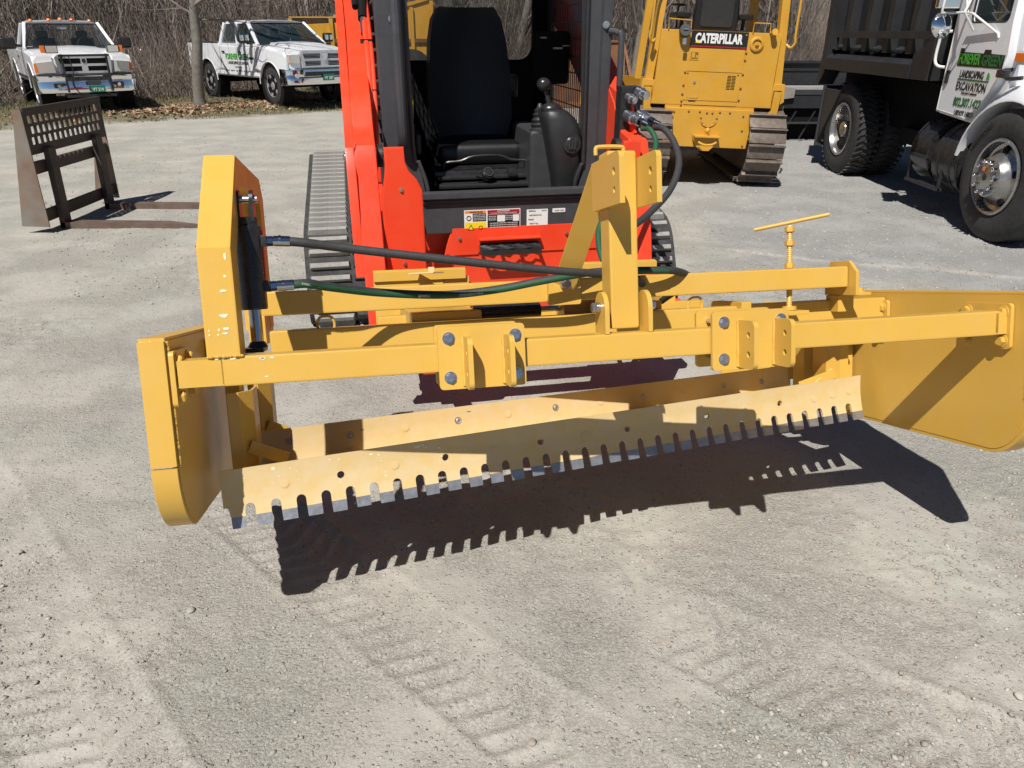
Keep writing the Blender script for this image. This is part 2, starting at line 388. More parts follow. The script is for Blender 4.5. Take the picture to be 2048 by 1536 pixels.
gr = mix(nt, ramp(nt, n2.outputs[0], [(.38, (0, 0, 0)), (.6, (1, 1, 1))]).outputs[0], (.095, .098, .045), (.17, .145, .095))
gr = mix(nt, ramp(nt, n4.outputs[0], [(.45, (0, 0, 0)), (.62, (.8, .8, .8))]).outputs[0], gr, (.20, .155, .105))
base = mix(nt, sp.outputs[1], base, gr)
leafy = mix(nt, ramp(nt, n3.outputs[0], [(.4, (0, 0, 0)), (.6, (1, 1, 1))]).outputs[0], (.10, .083, .07), (.19, .155, .13))
base = mix(nt, at.outputs['Alpha'], base, leafy)
link(nt, base, b.inputs['Base Color']); b.inputs['Roughness'].default_value = .95; b.inputs['Specular IOR Level'].default_value = .25
np_ = noise_node(nt, 1.7, 3, .6); pm = ramp(nt, np_.outputs[0], [(.40, (.30, .30, .30)), (.58, (1, 1, 1))])
cr1 = ramp(nt, n3.outputs[0], [(.48, (0, 0, 0)), (.72, (1, 1, 1))]); cr2 = ramp(nt, n2.outputs[0], [(.46, (0, 0, 0)), (.70, (1, 1, 1))])
ha = nt.nodes.new('ShaderNodeMath'); ha.operation = 'ADD'; link(nt, cr1.outputs[0], ha.inputs[0]); link(nt, cr2.outputs[0], ha.inputs[1])
hsum = nt.nodes.new('ShaderNodeMath'); hsum.operation = 'MULTIPLY'; link(nt, ha.outputs[0], hsum.inputs[0]); link(nt, pm.outputs[0], hsum.inputs[1])
m3 = nt.nodes.new('ShaderNodeMath'); m3.operation = 'ADD'; link(nt, hsum.outputs[0], m3.inputs[0]); link(nt, stone, m3.inputs[1])
bp = nt.nodes.new('ShaderNodeBump'); bp.inputs['Strength'].default_value = .8; bp.inputs['Distance'].default_value = .006
link(nt, m3.outputs[0], bp.inputs['Height']); link(nt, bp.outputs[0], b.inputs['Normal'])
me.materials.append(mg)
ground = addobj('ground', me); tag(ground, kind='structure')

def scatter(name, label, cat, n, xy, size, flat, mats, verts, faces, kind='stuff', tilt=1., jit=.35, zoff=0.):
    """n small pieces joined in one mesh, each a jittered, turned copy of the base shape"""
    base = np.array(verts, float); F = np.array(faces); nv = len(base)
    P = xy(n); n = len(P); sz = size(n); ang = rng.random(n) * 6.283
    V = np.repeat(base[None], n, 0) * (1 + (rng.random((n, nv, 3)) - .5) * jit * 1.9)
    V *= sz[:, None, None]; V[:, :, 0] *= (.7 + .6 * rng.random(n))[:, None]; V[:, :, 2] *= flat
    if tilt:
        t = (rng.random(n) - .5) * tilt; c, s = np.cos(t)[:, None], np.sin(t)[:, None]
        V[:, :, 1], V[:, :, 2] = V[:, :, 1] * c - V[:, :, 2] * s, V[:, :, 1] * s + V[:, :, 2] * c
    c, s = np.cos(ang)[:, None], np.sin(ang)[:, None]
    V[:, :, 0], V[:, :, 1] = V[:, :, 0] * c - V[:, :, 1] * s, V[:, :, 0] * s + V[:, :, 1] * c
    gz = ground_z(P[:, 0], P[:, 1]); V[:, :, 0] += P[:, :1]; V[:, :, 1] += P[:, 1:2]; V[:, :, 2] += (gz + zoff * sz)[:, None]
    me = bpy.data.meshes.new(name); me.vertices.add(n * nv); me.vertices.foreach_set('co', V.ravel().astype(np.float32))
    k = F.shape[1]; q = (F[None] + (np.arange(n) * nv)[:, None, None]).reshape(-1, k)
    me.loops.add(q.size); me.loops.foreach_set('vertex_index', q.ravel().astype(np.int32))
    me.polygons.add(len(q)); me.polygons.foreach_set('loop_start', np.arange(0, q.size, k, dtype=np.int32))
    me.update(calc_edges=True)
    for m in mats: me.materials.append(m)
    me.polygons.foreach_set('material_index', np.repeat(rng.integers(0, len(mats), n), len(F)).astype(np.int32))
    o = addobj(name, me); return tag(o, label, cat, kind=kind)
t = bmesh.new(); bmesh.ops.create_icosphere(t, subdivisions=1, radius=.5)
IV = [tuple(v.co) for v in t.verts]; IF = [[v.index for v in f.verts] for f in t.faces]; t.free()
st1 = paint('pale_stone', (.46, .44, .40), (.38, .365, .33), rough=.9, scale=30, dust=.5, dustc=(.36, .33, .28))
st2 = paint('grey_stone', (.28, .28, .265), (.33, .32, .295), rough=.9, scale=30, dust=.5, dustc=(.34, .31, .265))
st3 = paint('brown_stone', (.27, .235, .19), (.33, .29, .24), rough=.9, scale=30, dust=.5, dustc=(.34, .31, .265))
def xy_near(n):
    y = .8 + (rng.random(n * 3) ** 1.2) * 5.5; x = (rng.random(n * 3) - .5) * (y * .95 + 1.2) * 1.75
    d = fbm(x, y, 1.3, 2, 33); keep = rng.random(n * 3) < np.clip((d - .33) * 3.2, .08, 1)
    return np.stack([x, y], -1)[keep][:n]
scatter('loose_gravel', 'loose small stones strewn over the grey dirt of the lot', 'gravel', 15000, xy_near,
        lambda n: .0025 + .011 * rng.random(n) ** 5, .62, [st3, st2, st2, st3, st1], IV, IF, zoff=.12)
CL = [(.62, 1.30, .22), (.95, 1.12, .16), (-.55, 1.05, .2), (-1.5, 1.35, .2), (-1.75, 1.75, .22), (1.9, 2.2, .35), (2.3, 2.9, .4), (.25, 1.0, .14), (-.05, .95, .1), (1.55, 1.35, .3), (1.75, 1.6, .3), (1.6, 1.9, .35), (-1.1, .85, .2)]
def xy_cl(n):
    c = rng.integers(0, len(CL), n); A = np.array(CL)[c]; P = A[:, :2] + rng.normal(0, 1, (n, 2)) * A[:, 2:] * .55; P[:, 1] = np.maximum(P[:, 1], .72); return P
scatter('pebble_clusters', 'small pebbles gathered in loose clusters on the dirt in front of the grader', 'gravel', 4200, xy_cl,
        lambda n: .005 + .014 * rng.random(n) ** 3, .62, [st3, st2, st2, st3, st1], IV, IF, zoff=.15)
def xy_far(n):
    y = 4.5 + (rng.random(n * 3)) * 8.5; x = (rng.random(n * 3) - .42) * (y * 1.5)
    g = smooth(x + y * .1, .2, 2.4) * .6 + .40; keep = rng.random(n * 3) < g
    return np.stack([x, y], -1)[keep][:n]
scatter('coarse_gravel', 'coarse grey crushed stone spread towards the trucks', 'gravel', 26000, xy_far,
        lambda n: .007 + .018 * rng.random(n) ** 3, .6, [st3, st2, st2, st2, st1], IV, IF, zoff=.1)
# a few bigger stones lying clear of the rest in the foreground, and thin twigs
for i, (x, y, s) in enumerate(((.72, 1.02, .030), (-.98, 1.74, .026), (.05, 1.28, .022), (1.35, 1.42, .028), (1.02, 1.0, .020))):
    m = MB(); t = bmesh.new(); bmesh.ops.create_icosphere(t, subdivisions=2, radius=.5)
    for v in t.verts: v.co = v.co * s * (1 + (random.random() - .5) * .28); v.co.z *= .6
    m._merge(t); o = m.build('stone', (st1, st2, st3)[i % 3], smooth=50)
    o.location = (x, y, float(ground_z(x, y)) + s * .18)
    tag(o, ('largest loose stone on the bare dirt, low in the right half', 'pale flat stone on the dirt left of the yellow grader blade', 'small stone on open dirt below the blade shadow',
            'grey stone on the dirt right of centre, below the long shadow', 'small stone near the bottom edge beside the largest stone')[i], 'stone')
def wire(name, label, pts, r, mat):
    m = MB(); P = [Vector((x, y, float(ground_z(x, y)) + dz)) for x, y, dz in pts]
    m.tube(P, r, 5, smooth=3); o = m.build(name, mat); tag(o, label, 'twig'); return o
wire('twig', 'dark curved twig lying in a loop on the gravel right of the grader', [(1.86, 3.62, .012), (2.05, 3.86, .02), (2.32, 3.9, .02), (2.55, 3.75, .015), (2.5, 3.55, .012), (2.3, 3.45, .01)], .004, 'forkblack')
wire('twig', 'short straight twig on the bare dirt in the foreground', [(-.62, 1.02, .004), (-.57, 1.10, .012)], .003, 'twig')

# grass and leaves on the verge
def xy_verge(n, lo=-.05, hi=5.5, x0=-15, x1=1.5):
    x = x0 + rng.random(n * 2) * (x1 - x0); d = lo + rng.random(n * 2) * (hi - lo); y = 13.78 + .69 * (x + 9.08) + d * 1.215
    k = rng.random(n * 2) < np.clip((fbm(x, y, .7, 2, 90) - .3) * 3, .05, 1); return np.stack([x, y], -1)[k][:n]
gm = [paint('grass_green', (.085, .11, .030), (.12, .13, .04), rough=.8, scale=3), paint('grass_straw', (.26, .22, .12), (.19, .16, .09), rough=.8, scale=3), paint('grass_olive', (.13, .125, .055), (.16, .14, .07), rough=.8, scale=3)]
scatter('grass', 'thin early spring grass on the verge under the parked pickups', 'grass', 40000, xy_verge,
        lambda n: .04 + .05 * rng.random(n), 1., gm, [(-.09, 0, 0), (.09, 0, 0), (.02, .15, 1)], [(0, 1, 2)], tilt=1.4, jit=.5)
lm = [paint('leaf_tan', (.34, .22, .13), (.26, .15, .085), rough=.8, scale=5), paint('leaf_pale', (.46, .34, .22), (.36, .25, .16), rough=.8, scale=5), paint('leaf_brown', (.20, .11, .06), (.15, .08, .045), rough=.8, scale=5)]
def xy_leaf(n):
    a = np.stack([-6.4 + rng.normal(0, 1.15, n), 0 * rng.random(n)], -1); x = a[:, 0]
    y = 13.78 + .69 * (x + 9.08) + (1.25 + rng.normal(0, .36, n)) * 1.215
    c = xy_verge(n // 8, .3, 4); return np.concatenate([np.stack([x, y], -1), c])
scatter('fallen_leaves', 'drift of tan fallen leaves at the foot of the grey tree', 'leaves', 3600, xy_leaf,
        lambda n: .04 + .05 * rng.random(n), 1., lm, [(-.5, -.3, 0), (.1, -.45, .12), (.5, .1, .02), (.05, .5, .15), (-.35, .3, .1)], [(0, 1, 2, 3, 4)], tilt=1.6, zoff=.2)
# ---------------------------------------------------------------- box grader (hangs tilted from the loader)
def pose(yaw, tilt, roll, T):
    cy, sy, ct, st_, cr, sr = math.cos(yaw), math.sin(yaw), math.cos(tilt), math.sin(tilt), math.cos(roll), math.sin(roll)
    m = Matrix(((cy, -sy, 0), (sy, cy, 0), (0, 0, 1))) @ Matrix(((cr, 0, -sr), (0, 1, 0), (sr, 0, cr))) @ Matrix(((1, 0, 0), (0, ct, st_), (0, -st_, ct)))
    m = m.to_4x4(); m.translation = T; return m
G = thing('land_grader', 'yellow steel land grader with toothed blade, held up in front of the orange loader', 'grader', pose(.1961, .3087, -.0161, (.3, 1.75, .834)))
protos = []
def proto(m, name, mat, smooth=35):
    o = m.build(name, mat, smooth=smooth); protos.append(o); return o
bolt = proto(hexbolt(.0118, .011), 'bolt', 'zinc'); ybolt = proto(hexbolt(.015, .014), 'bolt', 'yellow')
S_ = .0698
m = MB(); m.box(-1.0, 1.115, 0, S_, 0, S_, .007); front_beam = m.build('front_beam', 'yellow', G)
m = MB(); m.box(-.95, .93, .427, .427 + S_, .145, .145 + S_, .007); m.build('upper_beam', 'yellow', G)
m = MB(); m.box(-.935, .53, .425, .425 + S_, .032, .032 + S_, .007); m.build('rear_beam', 'yellow', G)
m = MB(); m.box(.55, 1.145, .522, .522 + S_, .030, .100, .006); m.build('pivot_beam', 'yellow', G)
m = MB(); m.box(.53, .565, .40, .62, -.02, .115, .004); m.build('beam_joint_plate', 'yellow', G)
# weld beads and worn paint near the tower foot
m = MB(); 
for i in range(26): m.sph((-1.02 + .075 * i / 25 + random.uniform(-.001, .001), -.001 + random.uniform(-.002, .002), S_ + .001), .0048, (1, 1, .8), 6, 4)
m.build('weld_bead', 'yellow', G)
def chip(x, y, z, w, h, n, ax='v', seed=0):
    """paint chip: small irregular patch lying 0.4 mm proud of a face"""
    r_ = random.Random(seed); k = 9; m = MB(); pts = []
    for i in range(k):
        a = 6.283 * i / k; q = r_.uniform(.65, 1.1); pts.append((math.cos(a) * w / 2 * q, math.sin(a) * h / 2 * q))
    m.plate(pts, -.0004, 0, 'y', M4=Matrix.Translation((x, y, z)))
    return m.build('paint_chip', n, G, smooth=0)
for i, (u, w, a, b_, mt) in enumerate(((-1.0, .066, .012, .005, 'worn'), (-.985, .067, .010, .005, 'bare'), (-.966, .065, .014, .006, 'worn'), (-.90, .061, .018, .008, 'worn'), (-.90, .062, .011, .004, 'bare'), (-.879, .062, .009, .006, 'worn'), (-.895, .018, .010, .004, 'worn'))):
    chip(u, -.0006 - .0005 * (mt == 'bare'), w, a, b_, mt, seed=i)
for i, (u, w, a, b_) in enumerate(((-.962, .30, .006, .022), (-.966, .255, .007, .008), (-.972, .222, .018, .008), (-.975, .165, .020, .011), (-.985, .166, .006, .006), (-.975, .135, .020, .009), (-.990, .133, .006, .008), (-.977, .124, .018, .006), (-.993, .122, .005, .006), (-1.012, .132, .005, .006), (-1.012, .122, .004, .008))):
    chip(u, -.0006, w, a, b_, 'worn', seed=40 + i)
# clamp plates with drilled lugs
for (ua, ub, lugs, bs) in ((-.49, -.274, (-.422, -.322), ((-.463, .084), (-.463, -.012), (-.298, .084), (-.298, -.012))),
                           (.224, .441, (.302, .404), ((.256, .084), (.256, -.012), (.418, .084), (.418, -.012)))):
    m = MB(); m.plate(rrect(ua, ub, -.042, .112, .010), -.020, -.008, 'y', bev=.0015); cp = m.build('clamp_plate', 'yellow', G)
    m = MB(); m.plate(rrect(ua, ub, -.042, .112, .010), .0765, .088, 'y', bev=.0015); m.build('clamp_plate', 'yellow', G)
    for lu in lugs:
        hs = [circ(-.073, .052, .0078), circ(-.073, .002, .0085)]
        m = MB(); m.plate(rrect(-.103, -.0195, -.036, .088, .017, 5, (0, 1, 1, 0)), lu - .006, lu + .006, 'x', holes=hs); m.build('lug', 'yellow', cp)
        for q_ in (-1, 1):
            m = MB(); m.tube([(lu + q_ * .0075 + random.uniform(-.0006, .0006), -.021, -.034 + .12 * k_ / 14) for k_ in range(15)], .004, 6, rr=[random.uniform(.003, .0052) for k_ in range(15)]); m.build('weld_bead', 'yellow', cp)
    for bu, bw in bs:
        place_part(bolt, cp, (bu, -.0195, bw), (0, -1, 0), random.random())
        m = MB(); m.cyl((bu, -.008, bw), (bu, .115, bw), .0062, seg=8); m.cyl((bu, .088, bw), (bu, .099, bw), .0115, seg=6); m.build('bolt_shank', 'zinc', cp)
# left tower: bent box tube arch
prof_o = [(0, S_), (0, .320), (.190, .556), (.610, .556), (.66, .50), (.66, .10), (.584, .10), (.584, .47), (.575, .485), (.225, .485), (.0757, .300), (.0757, S_)]
m = MB(); m.plate(prof_o, -1.024, -.9475, 'x', bev=.006); tw = m.build('tower', 'yellow', G, smooth=30)
m = MB(); m.plate([(.30, .486), (.585, .486), (.585, .30), (.53, .40)], -.990, -.982, 'x'); m.build('gusset', 'yellow', tw)
m = MB(); m.box(-1.0, -.95, .48, .66, .06, .145, .004); m.build('tower_foot', 'yellow', tw)
# lift cylinder in the tower
cyl = bpy.data.objects.new('lift_cylinder', None); col.objects.link(cyl); cyl.parent = G
cu, cv = -.931, .165
m = MB(); m.lathe([(.001, .172), (.031, .172), (.033, .178), (.033, .378), (.026, .382), (.026, .400), (.001, .402)], (cu, cv, 0), (0, 0, 1), 24); m.lathe([(.0335, .246), (.0345, .246), (.0345, .2485), (.0335, .2485)], (cu, cv, 0), (0, 0, 1), 24); m.build('barrel', 'blackp', cyl)
m = MB(); m.cyl((cu, cv, .092), (cu, cv, .18), .0155, seg=18); m.build('piston_rod', 'rod', cyl)
m = MB(); m.cyl((cu, cv, .076), (cu, cv, .092), .026, .017, 18, .002); m.box(cu - .03, cu + .02, cv - .05, cv + .03, .066, .078, .003); m.build('rod_eye', 'blackp', cyl)
m = MB()
for s in (-.020, .012): m.plate([(cv - .022, .39), (cv + .022, .39), (cv + .022, .44)] + [(cv + .022 * math.cos(a), .445 + .022 * math.sin(a)) for a in (.4, .9, 1.57, 2.2, 2.7)] + [(cv - .022, .44)], cu + s, cu + s + .009, 'x')
m.build('clevis', 'blackp', cyl)
m = MB(); m.cyl((cu - .04, cv, .445), (cu + .03, cv, .445), .009, seg=12); m.build('pin', 'zinc', cyl)
m = MB(); m.box(cu + .030, cu + .034, cv - .004, cv + .02, .24, .37); m.build('label_strip', 'decal_red', cyl)
for z_ in (.341, .229):
    m = MB(); m.box(cu + .02, cu + .045, cv - .012, cv + .012, z_ - .014, z_ + .014, .003); m.build('port_block', 'blackp', cyl)
# end plates with front strip and shoe
def end_plate(u0, sgn, vs=0.):
    """web at u0..u0+.01*sgn, flange outwards"""
    out = [(vs, .114), (vs, -.18)] + [(vs + .135 - .135 * math.cos(a), -.18 - .165 * math.sin(a)) for a in [R(x) for x in range(8, 91, 7)]] + [(.74, -.345), (.74, .114)]
    a, b_ = sorted((u0, u0 + sgn * .010)); m = MB(); m.plate(out, a, b_, 'x'); web = m.build('end_plate', 'yellow', G)
    a, b_ = sorted((u0 + sgn * .002, u0 + sgn * .060))
    def strip(pts, th):
        inn = []
        for i, p in enumerate(pts):
            q0, q1 = pts[max(i - 1, 0)], pts[min(i + 1, len(pts) - 1)]; d = Vector((q1[0] - q0[0], q1[1] - q0[1])).normalized(); inn.append((p[0] + d.y * th, p[1] - d.x * th))
        m = MB(); m.plate(list(pts) + inn[::-1], a, b_, 'x', bev=.002); return m
    strip([(vs, .114), (vs, -.178)], .010).build('front_strip', 'yellow', web)
    sh = strip([(vs + .0005, -.183)] + out[2:14] + [(.735, -.345)], .012).build('wear_shoe', 'yellow', web, smooth=40)
    strip([(.74, .114), (vs, .114)], .008).build('top_flange', 'yellow', web)
    m = MB()
    for i in range(58):
        w_ = .11 - .29 * i / 57; m.sph((u0 - sgn * .001 + random.uniform(-.0007, .0007), vs + .004, w_), .0042 * random.uniform(.8, 1.25), (1, 1, 1.1), 6, 4)
    m.build('weld_bead', 'yellow', web)
    m = MB(); ue = u0 + sgn * .03
    m.cyl((ue, vs - .006, -.214), (ue, vs + .004, -.212), .0105, seg=16, bev=.001); m.box(ue - .0075, ue + .0075, vs - .008, vs - .006, -.2156, -.2124); m.build('plug_bolt', 'yellow', sh)
    return web
wl = end_plate(-1.108, -1); wr = end_plate(1.15, 1, -.07)
for i, (u, w, a, b_, mt) in enumerate(((-1.160, .112, .02, .006, 'worn'), (-1.142, .103, .007, .034, 'worn'), (-1.127, .098, .006, .022, 'worn'), (-1.150, .09, .003, .03, 'worn'), (-1.118, .110, .01, .006, 'bare'), (-1.135, -.173, .05, .007, 'worn'), (-1.118, -.183, .012, .008, 'bare'), (-1.114, .02, .004, .008, 'worn'))):
    chip(u, -.0006 - .0005 * (mt == 'bare'), w, a, b_, mt, seed=90 + i)
# bolt-on end brackets of the front beam, front and rear
for (u0, sgn, v0, v1) in ((-1.107, 1, -.005, .15), (1.149, -1, -.012, .17), (-1.107, 1, .40, .57), (1.149, -1, .50, .66)):
    a, b_ = sorted((u0 + sgn * .001, u0 + sgn * .013)); m = MB(); m.plate(rrect(v0, v1, -.042, .090, .012), a, b_, 'x', bev=.0015); bk = m.build('end_bracket', 'yellow', G)
    for vv, ww in ((v0 + .026, .064), (v0 + .026, -.018), (v1 - .026, .064), (v1 - .026, -.018)): place_part(ybolt, bk, (u0 + sgn * .0125, vv, ww), (sgn, 0, 0), random.random())
    if v0 < .1:
        m = MB(); 
        if sgn > 0: m.plate([(0, .003), (0, .066), (.069, .066), (.069, .003)], -1.09, -.99, 'x')
        else: m.plate([(0, .003), (0, .066), (.069, .066), (.069, .003)], 1.10, 1.137, 'x')
        m.build('beam_stub', 'yellow', bk)
# upper beam end bracket, right
m = MB(); m.plate([(.39, .118), (.56, .118), (.56, .18), (.53, .232), (.43, .232), (.39, .195)], .932, .944, 'x', bev=.0015); ub = m.build('beam_end_plate', 'yellow', G)
m = MB(); m.box(.944, .99, .39, .56, .116, .127, .002); m.build('foot', 'yellow', ub); place_part(ybolt, ub, (.967, .42, .127), (0, 0, 1))
m = MB(); m.box(.93, .99, .48, .55, .06, .117, .003); m.build('foot_block', 'yellow', ub)
# mast with ears, base lugs, brace
m = MB(); m.box(-.028, .050, .045, .120, .078, .532, .008); mast = m.build('mast', 'yellow', G)
for ue in (-.042, .0515):
    hs = [circ(-.045, .468, .0105), circ(-.045, .424, .0085)]
    m = MB(); m.plate(rrect(-.086, .135, .388, .512, .018, 5, (0, 1, 0, 0)), ue - .0005, ue + .0125, 'x', holes=hs); m.build('ear', 'yellow', mast)
m = MB(); m.tube([(-.034, .12, .532), (-.034, .12, .546), (-.026, .12, .553), (.034, .12, .553), (.042, .12, .546), (.042, .12, .532)], .0055, 8, 3); m.build('pull_handle', 'yellow', mast)
m = MB(); m.plate([(-.02, .06), (.03, .06), (.03, .20), (-.02, .30)], .0505, .051, 'x', M4=Matrix.Translation((0, .12, .08))); m.build('gusset', 'yellow', mast)
for ue, nm in ((-.053, 0), (.0635, 1)):
    m = MB(); m.plate([(.0, S_), (.085, S_), (.085, .13)] + [(.0425 + .0425 * math.cos(R(a)), .135 + .0425 * math.sin(R(a))) for a in range(0, 181, 20)] + [(0, .13)], ue - .006, ue + .006, 'x', bev=.001); lg = m.build('base_lug', 'yellow', G)
    m = MB(); m.cyl((ue, .0425, .137), (ue + (-.017 if nm == 0 else .017), .0425, .137), .0135, seg=20, bev=.001); m.cyl((ue, .0425, .137), (ue + (-.028 if nm == 0 else .028), .0425, .137), .0125, seg=6, bev=.001); m.build('bolt', 'zinc', lg)
m = MB(); a, b_ = Vector((-.055, .412, .19)), Vector((.0, .165, .500)); m.bar(a, b_, .068, .010, (0, -1, .4), .001); br = m.build('diagonal_brace', 'yellow', G)
m = MB(); m.plate(rrect(-.105, -.003, .135, .225, .008), .405, .4262, 'y', bev=.001); bb = m.build('brace_bracket', 'yellow', G)
m = MB(); m.cyl((-.055, .405, .199), (-.055, .378, .199), .0155, seg=20, bev=.002); m.cyl((-.055, .38, .199), (-.055, .366, .199), .0115, seg=6, bev=.001); m.build('bolt', 'zinc', bb)
# crank screw with T bar
m = MB()
m.lathe([(.0085 if i % 2 else .0097, .09 + i * .0032) for i in range(84)], (.736, .463, 0), (0, 0, 1), 12); cs = m.build('crank_screw', 'yellow', G, smooth=20)
for w_ in (.216, .289, .334): m = MB(); m.cyl((.736, .463, w_), (.736, .463, w_ + .017), .0165, seg=6, bev=.0012); m.build('nut', 'yellow', cs)
m = MB(); m.cyl((.640, .52, .348), (.838, .40, .383), .0062, seg=14, bev=.001); m.build('crank_handle', 'yellow', cs)
m = MB(); m.cyl((.736, .463, .075), (.736, .463, .09), .024, seg=16, bev=.002); m.box(.69, .79, .43, .50, .062, .075, .002); m.build('screw_foot', 'yellow', cs)
# lifting rings on the rear beam
for uu in (-.775, .395):
    m = MB(); m.tube([(uu - .024, .455, .098), (uu - .024, .455, .118), (uu - .014, .452, .134), (uu + .014, .452, .134), (uu + .024, .455, .118), (uu + .024, .455, .098)], .0042, 8, 4); m.build('lifting_ring', 'yellow', G)
# blades: bent plates with holes, plug bolts and teeth
def bladeframe(L, Rr, lean):
    """maps (s along, t down, n out) to grader space"""
    L = Vector(L); Rr = Vector(Rr); X = (Rr - L).normalized(); D = Vector((0, -math.sin(lean), -math.cos(lean))); D = (D - X * D.dot(X)).normalized(); N = X.cross(-D)
    return L, X, D, N, (Rr - L).length
def blade(name, L, Rr, H, lean, teeth, curve, pitch=.0665):
    L, X, D, N, LEN = bladeframe(L, Rr, lean)
    poly = [(0, 0)]
    n = int(LEN / pitch)
    if teeth:
        poly.append((0, H * .86 if teeth else H)); x = .016
        g = .0132
        k = 0; off = (LEN - (n - 1) * pitch) / 2 - .0
        cxs = [off + i * pitch for i in range(n)]
        hb = H - .030; ht = H - .063
        poly[-1] = (0, ht + .008)
        poly += [(.004, ht + .004), (.012, ht + .008), (.016, hb)]
        poly += [(.016, hb)]
        for cx in cxs:
            if cx - g < .05: continue
            poly += [(cx - g, hb)] + [(cx - g * math.cos(a), ht + g - g * math.sin(a)) for a in [R(q) for q in (0, 30, 60, 90, 120, 150, 180)]] + [(cx + g, hb)]
        poly += [(LEN - .004, hb)]
    else: poly += [(0, H), (LEN, H)]
    poly += [(LEN, 0)]
    # intermediate points on the top edge so the bend keeps straight lines
    th = .009; m = MB(); t = bmesh.new()
    hol = [circ(s, tt, .0105, 14) for s, tt, kind in plugs(LEN, teeth) if kind == 'hole']
    ed = []
    dd = [];
    for p in poly:
        if not dd or (abs(dd[-1][0] - p[0]) + abs(dd[-1][1] - p[1])) > 1e-5: dd.append(p)
    for lp in [dd] + hol:
        vs = [t.verts.new((p[0], p[1], 0)) for p in lp]; ed += [t.edges.new((vs[i], vs[(i + 1) % len(vs)])) for i in range(len(vs))]
    bmesh.ops.triangle_fill(t, use_beauty=True, edges=ed)
    for tt in (.03, .06, .09, .12):
        bmesh.ops.bisect_plane(t, geom=t.verts[:] + t.edges[:] + t.faces[:], plane_co=(0, tt * H / .15, 0), plane_no=(0, 1, 0))
    ge = bmesh.ops.extrude_face_region(t, geom=t.faces[:]); vv = [e for e in ge['geom'] if isinstance(e, bmesh.types.BMVert)]
    for v in vv: v.co.z = -th
    for v in t.verts:
        s, tt, nn = v.co; bend = curve * ((tt / H - .45) ** 2 - .2)
        v.co = L + X * s + D * tt + N * (nn + bend)
    m._merge(t); o = m.build(name, 'tan_blade', G, smooth=20)
    B = lambda s, tt, nn: L + X * s + D * tt + N * (nn + curve * ((tt / H - .45) ** 2 - .2))
    if teeth:
        edges = [.016] + sum([[cx - g, cx + g] for cx in cxs if cx - g >= .05], []) + [LEN - .004]
        for a, b_ in zip(edges[::2], edges[1::2]):
            if b_ - a < .012: continue
            m = MB(); z0, z1 = H - .0298, H - .001 + random.uniform(-.001, .001)
            m.loft([[B(a, z0, .0005), B(b_, z0, .0005), B(b_, z0, -th - .0005), B(a, z0, -th - .0005)], [B(a + .0008, z1, -.002), B(b_ - .0008, z1, -.002), B(b_ - .0008, z1, -th + .002), B(a + .0008, z1, -th + .002)]])
            m.build('tooth', 'bare', o, smooth=0)
    for s, tt, kind in plugs(LEN, teeth):
        c = B(s, tt, 0)
        if kind == 'plug':
            m = MB(); m.cyl(c - N * .004, c + N * .0012, .0125, seg=18, bev=.0008); m.lathe([(.0128, 0), (.0145, .0002), (.0145, .0006), (.0128, .0006)], c, N, 18); m.build('plug_bolt', 'tan_blade', o)
        elif kind == 'bolt':
            m = MB(); m.lathe([(.0118, 0), (.0118, .0016), (.007, .0003), (.0035, .002), (.0001, .0022)], c, N, 14); m.build('plug_bolt', 'bare', o)
    return o, B, N
def plugs(LEN, teeth):
    if teeth: return [(.16 + .1515 * i, .058 + .002 * math.sin(i * 2.1), ('plug', 'hole')[i % 2]) for i in range(14) if .16 + .1515 * i < LEN - .1] + [(.135 if False else LEN - .055, .05, 'plug'), (LEN - .13, .055, 'plug')]
    return [(.055, .052, 'bolt'), (.115, .040, 'bolt')] + [(.30 + .18 * i, .045, ('bolt', 'plug')[i % 2]) for i in range(9)] + [(LEN - .06, .045, 'plug'), (LEN - .13, .05, 'bolt')]
fb, FB, FN = blade('toothed_blade', (-1.064, .20, -.247), (1.095, .580, -.182), .158, .12, True, .035)
rb, RB, RN = blade('rear_blade', (-1.03, .49, -.204), (.985, .88, -.170), .15, .10, False, .02)
for i, (s_, t_, a, b_) in enumerate(((.34, .035, .014, .008), (.30, .085, .022, .010), (.70, .02, .02, .004), (1.62, .004, .06, .004))):
    c = RB(s_, t_, .0006); r_ = random.Random(i); k = 9; L_, X_, D_, N_, _ = bladeframe((-1.03, .49, -.204), (.985, .88, -.170), .10)
    m = MB(); m.quad(*[c + X_ * math.cos(6.283 * j / k) * a / 2 * r_.uniform(.5, 1.1) + D_ * math.sin(6.283 * j / k) * b_ / 2 * r_.uniform(.5, 1.1) for j in range(k)]); m.build('paint_chip', 'bare', rb, smooth=0)
r_ = random.Random(5); L_, X_, D_, N_, _ = bladeframe((-1.064, .20, -.247), (1.095, .580, -.182), .12)
m = MB()
for i in range(30):
    s_ = r_.uniform(.13, .62); t_ = (.012 + abs(r_.gauss(0, .010))) if r_.random() < .6 else r_.uniform(.03, .095); w_ = r_.uniform(.002, .007) * (1.2 if t_ < .03 else .6); c = FB(s_, t_, .0007 + i * .000004)
    k = 6; m.quad(*[c + X_ * math.cos(6.283 * j / k) * w_ * r_.uniform(.4, 1.1) + D_ * math.sin(6.283 * j / k) * w_ * .55 * r_.uniform(.5, 1.2) for j in range(k)])
sc_ = m.build('scuff_mark', 'worn', fb, smooth=0); tag(sc_, kind='stuff')
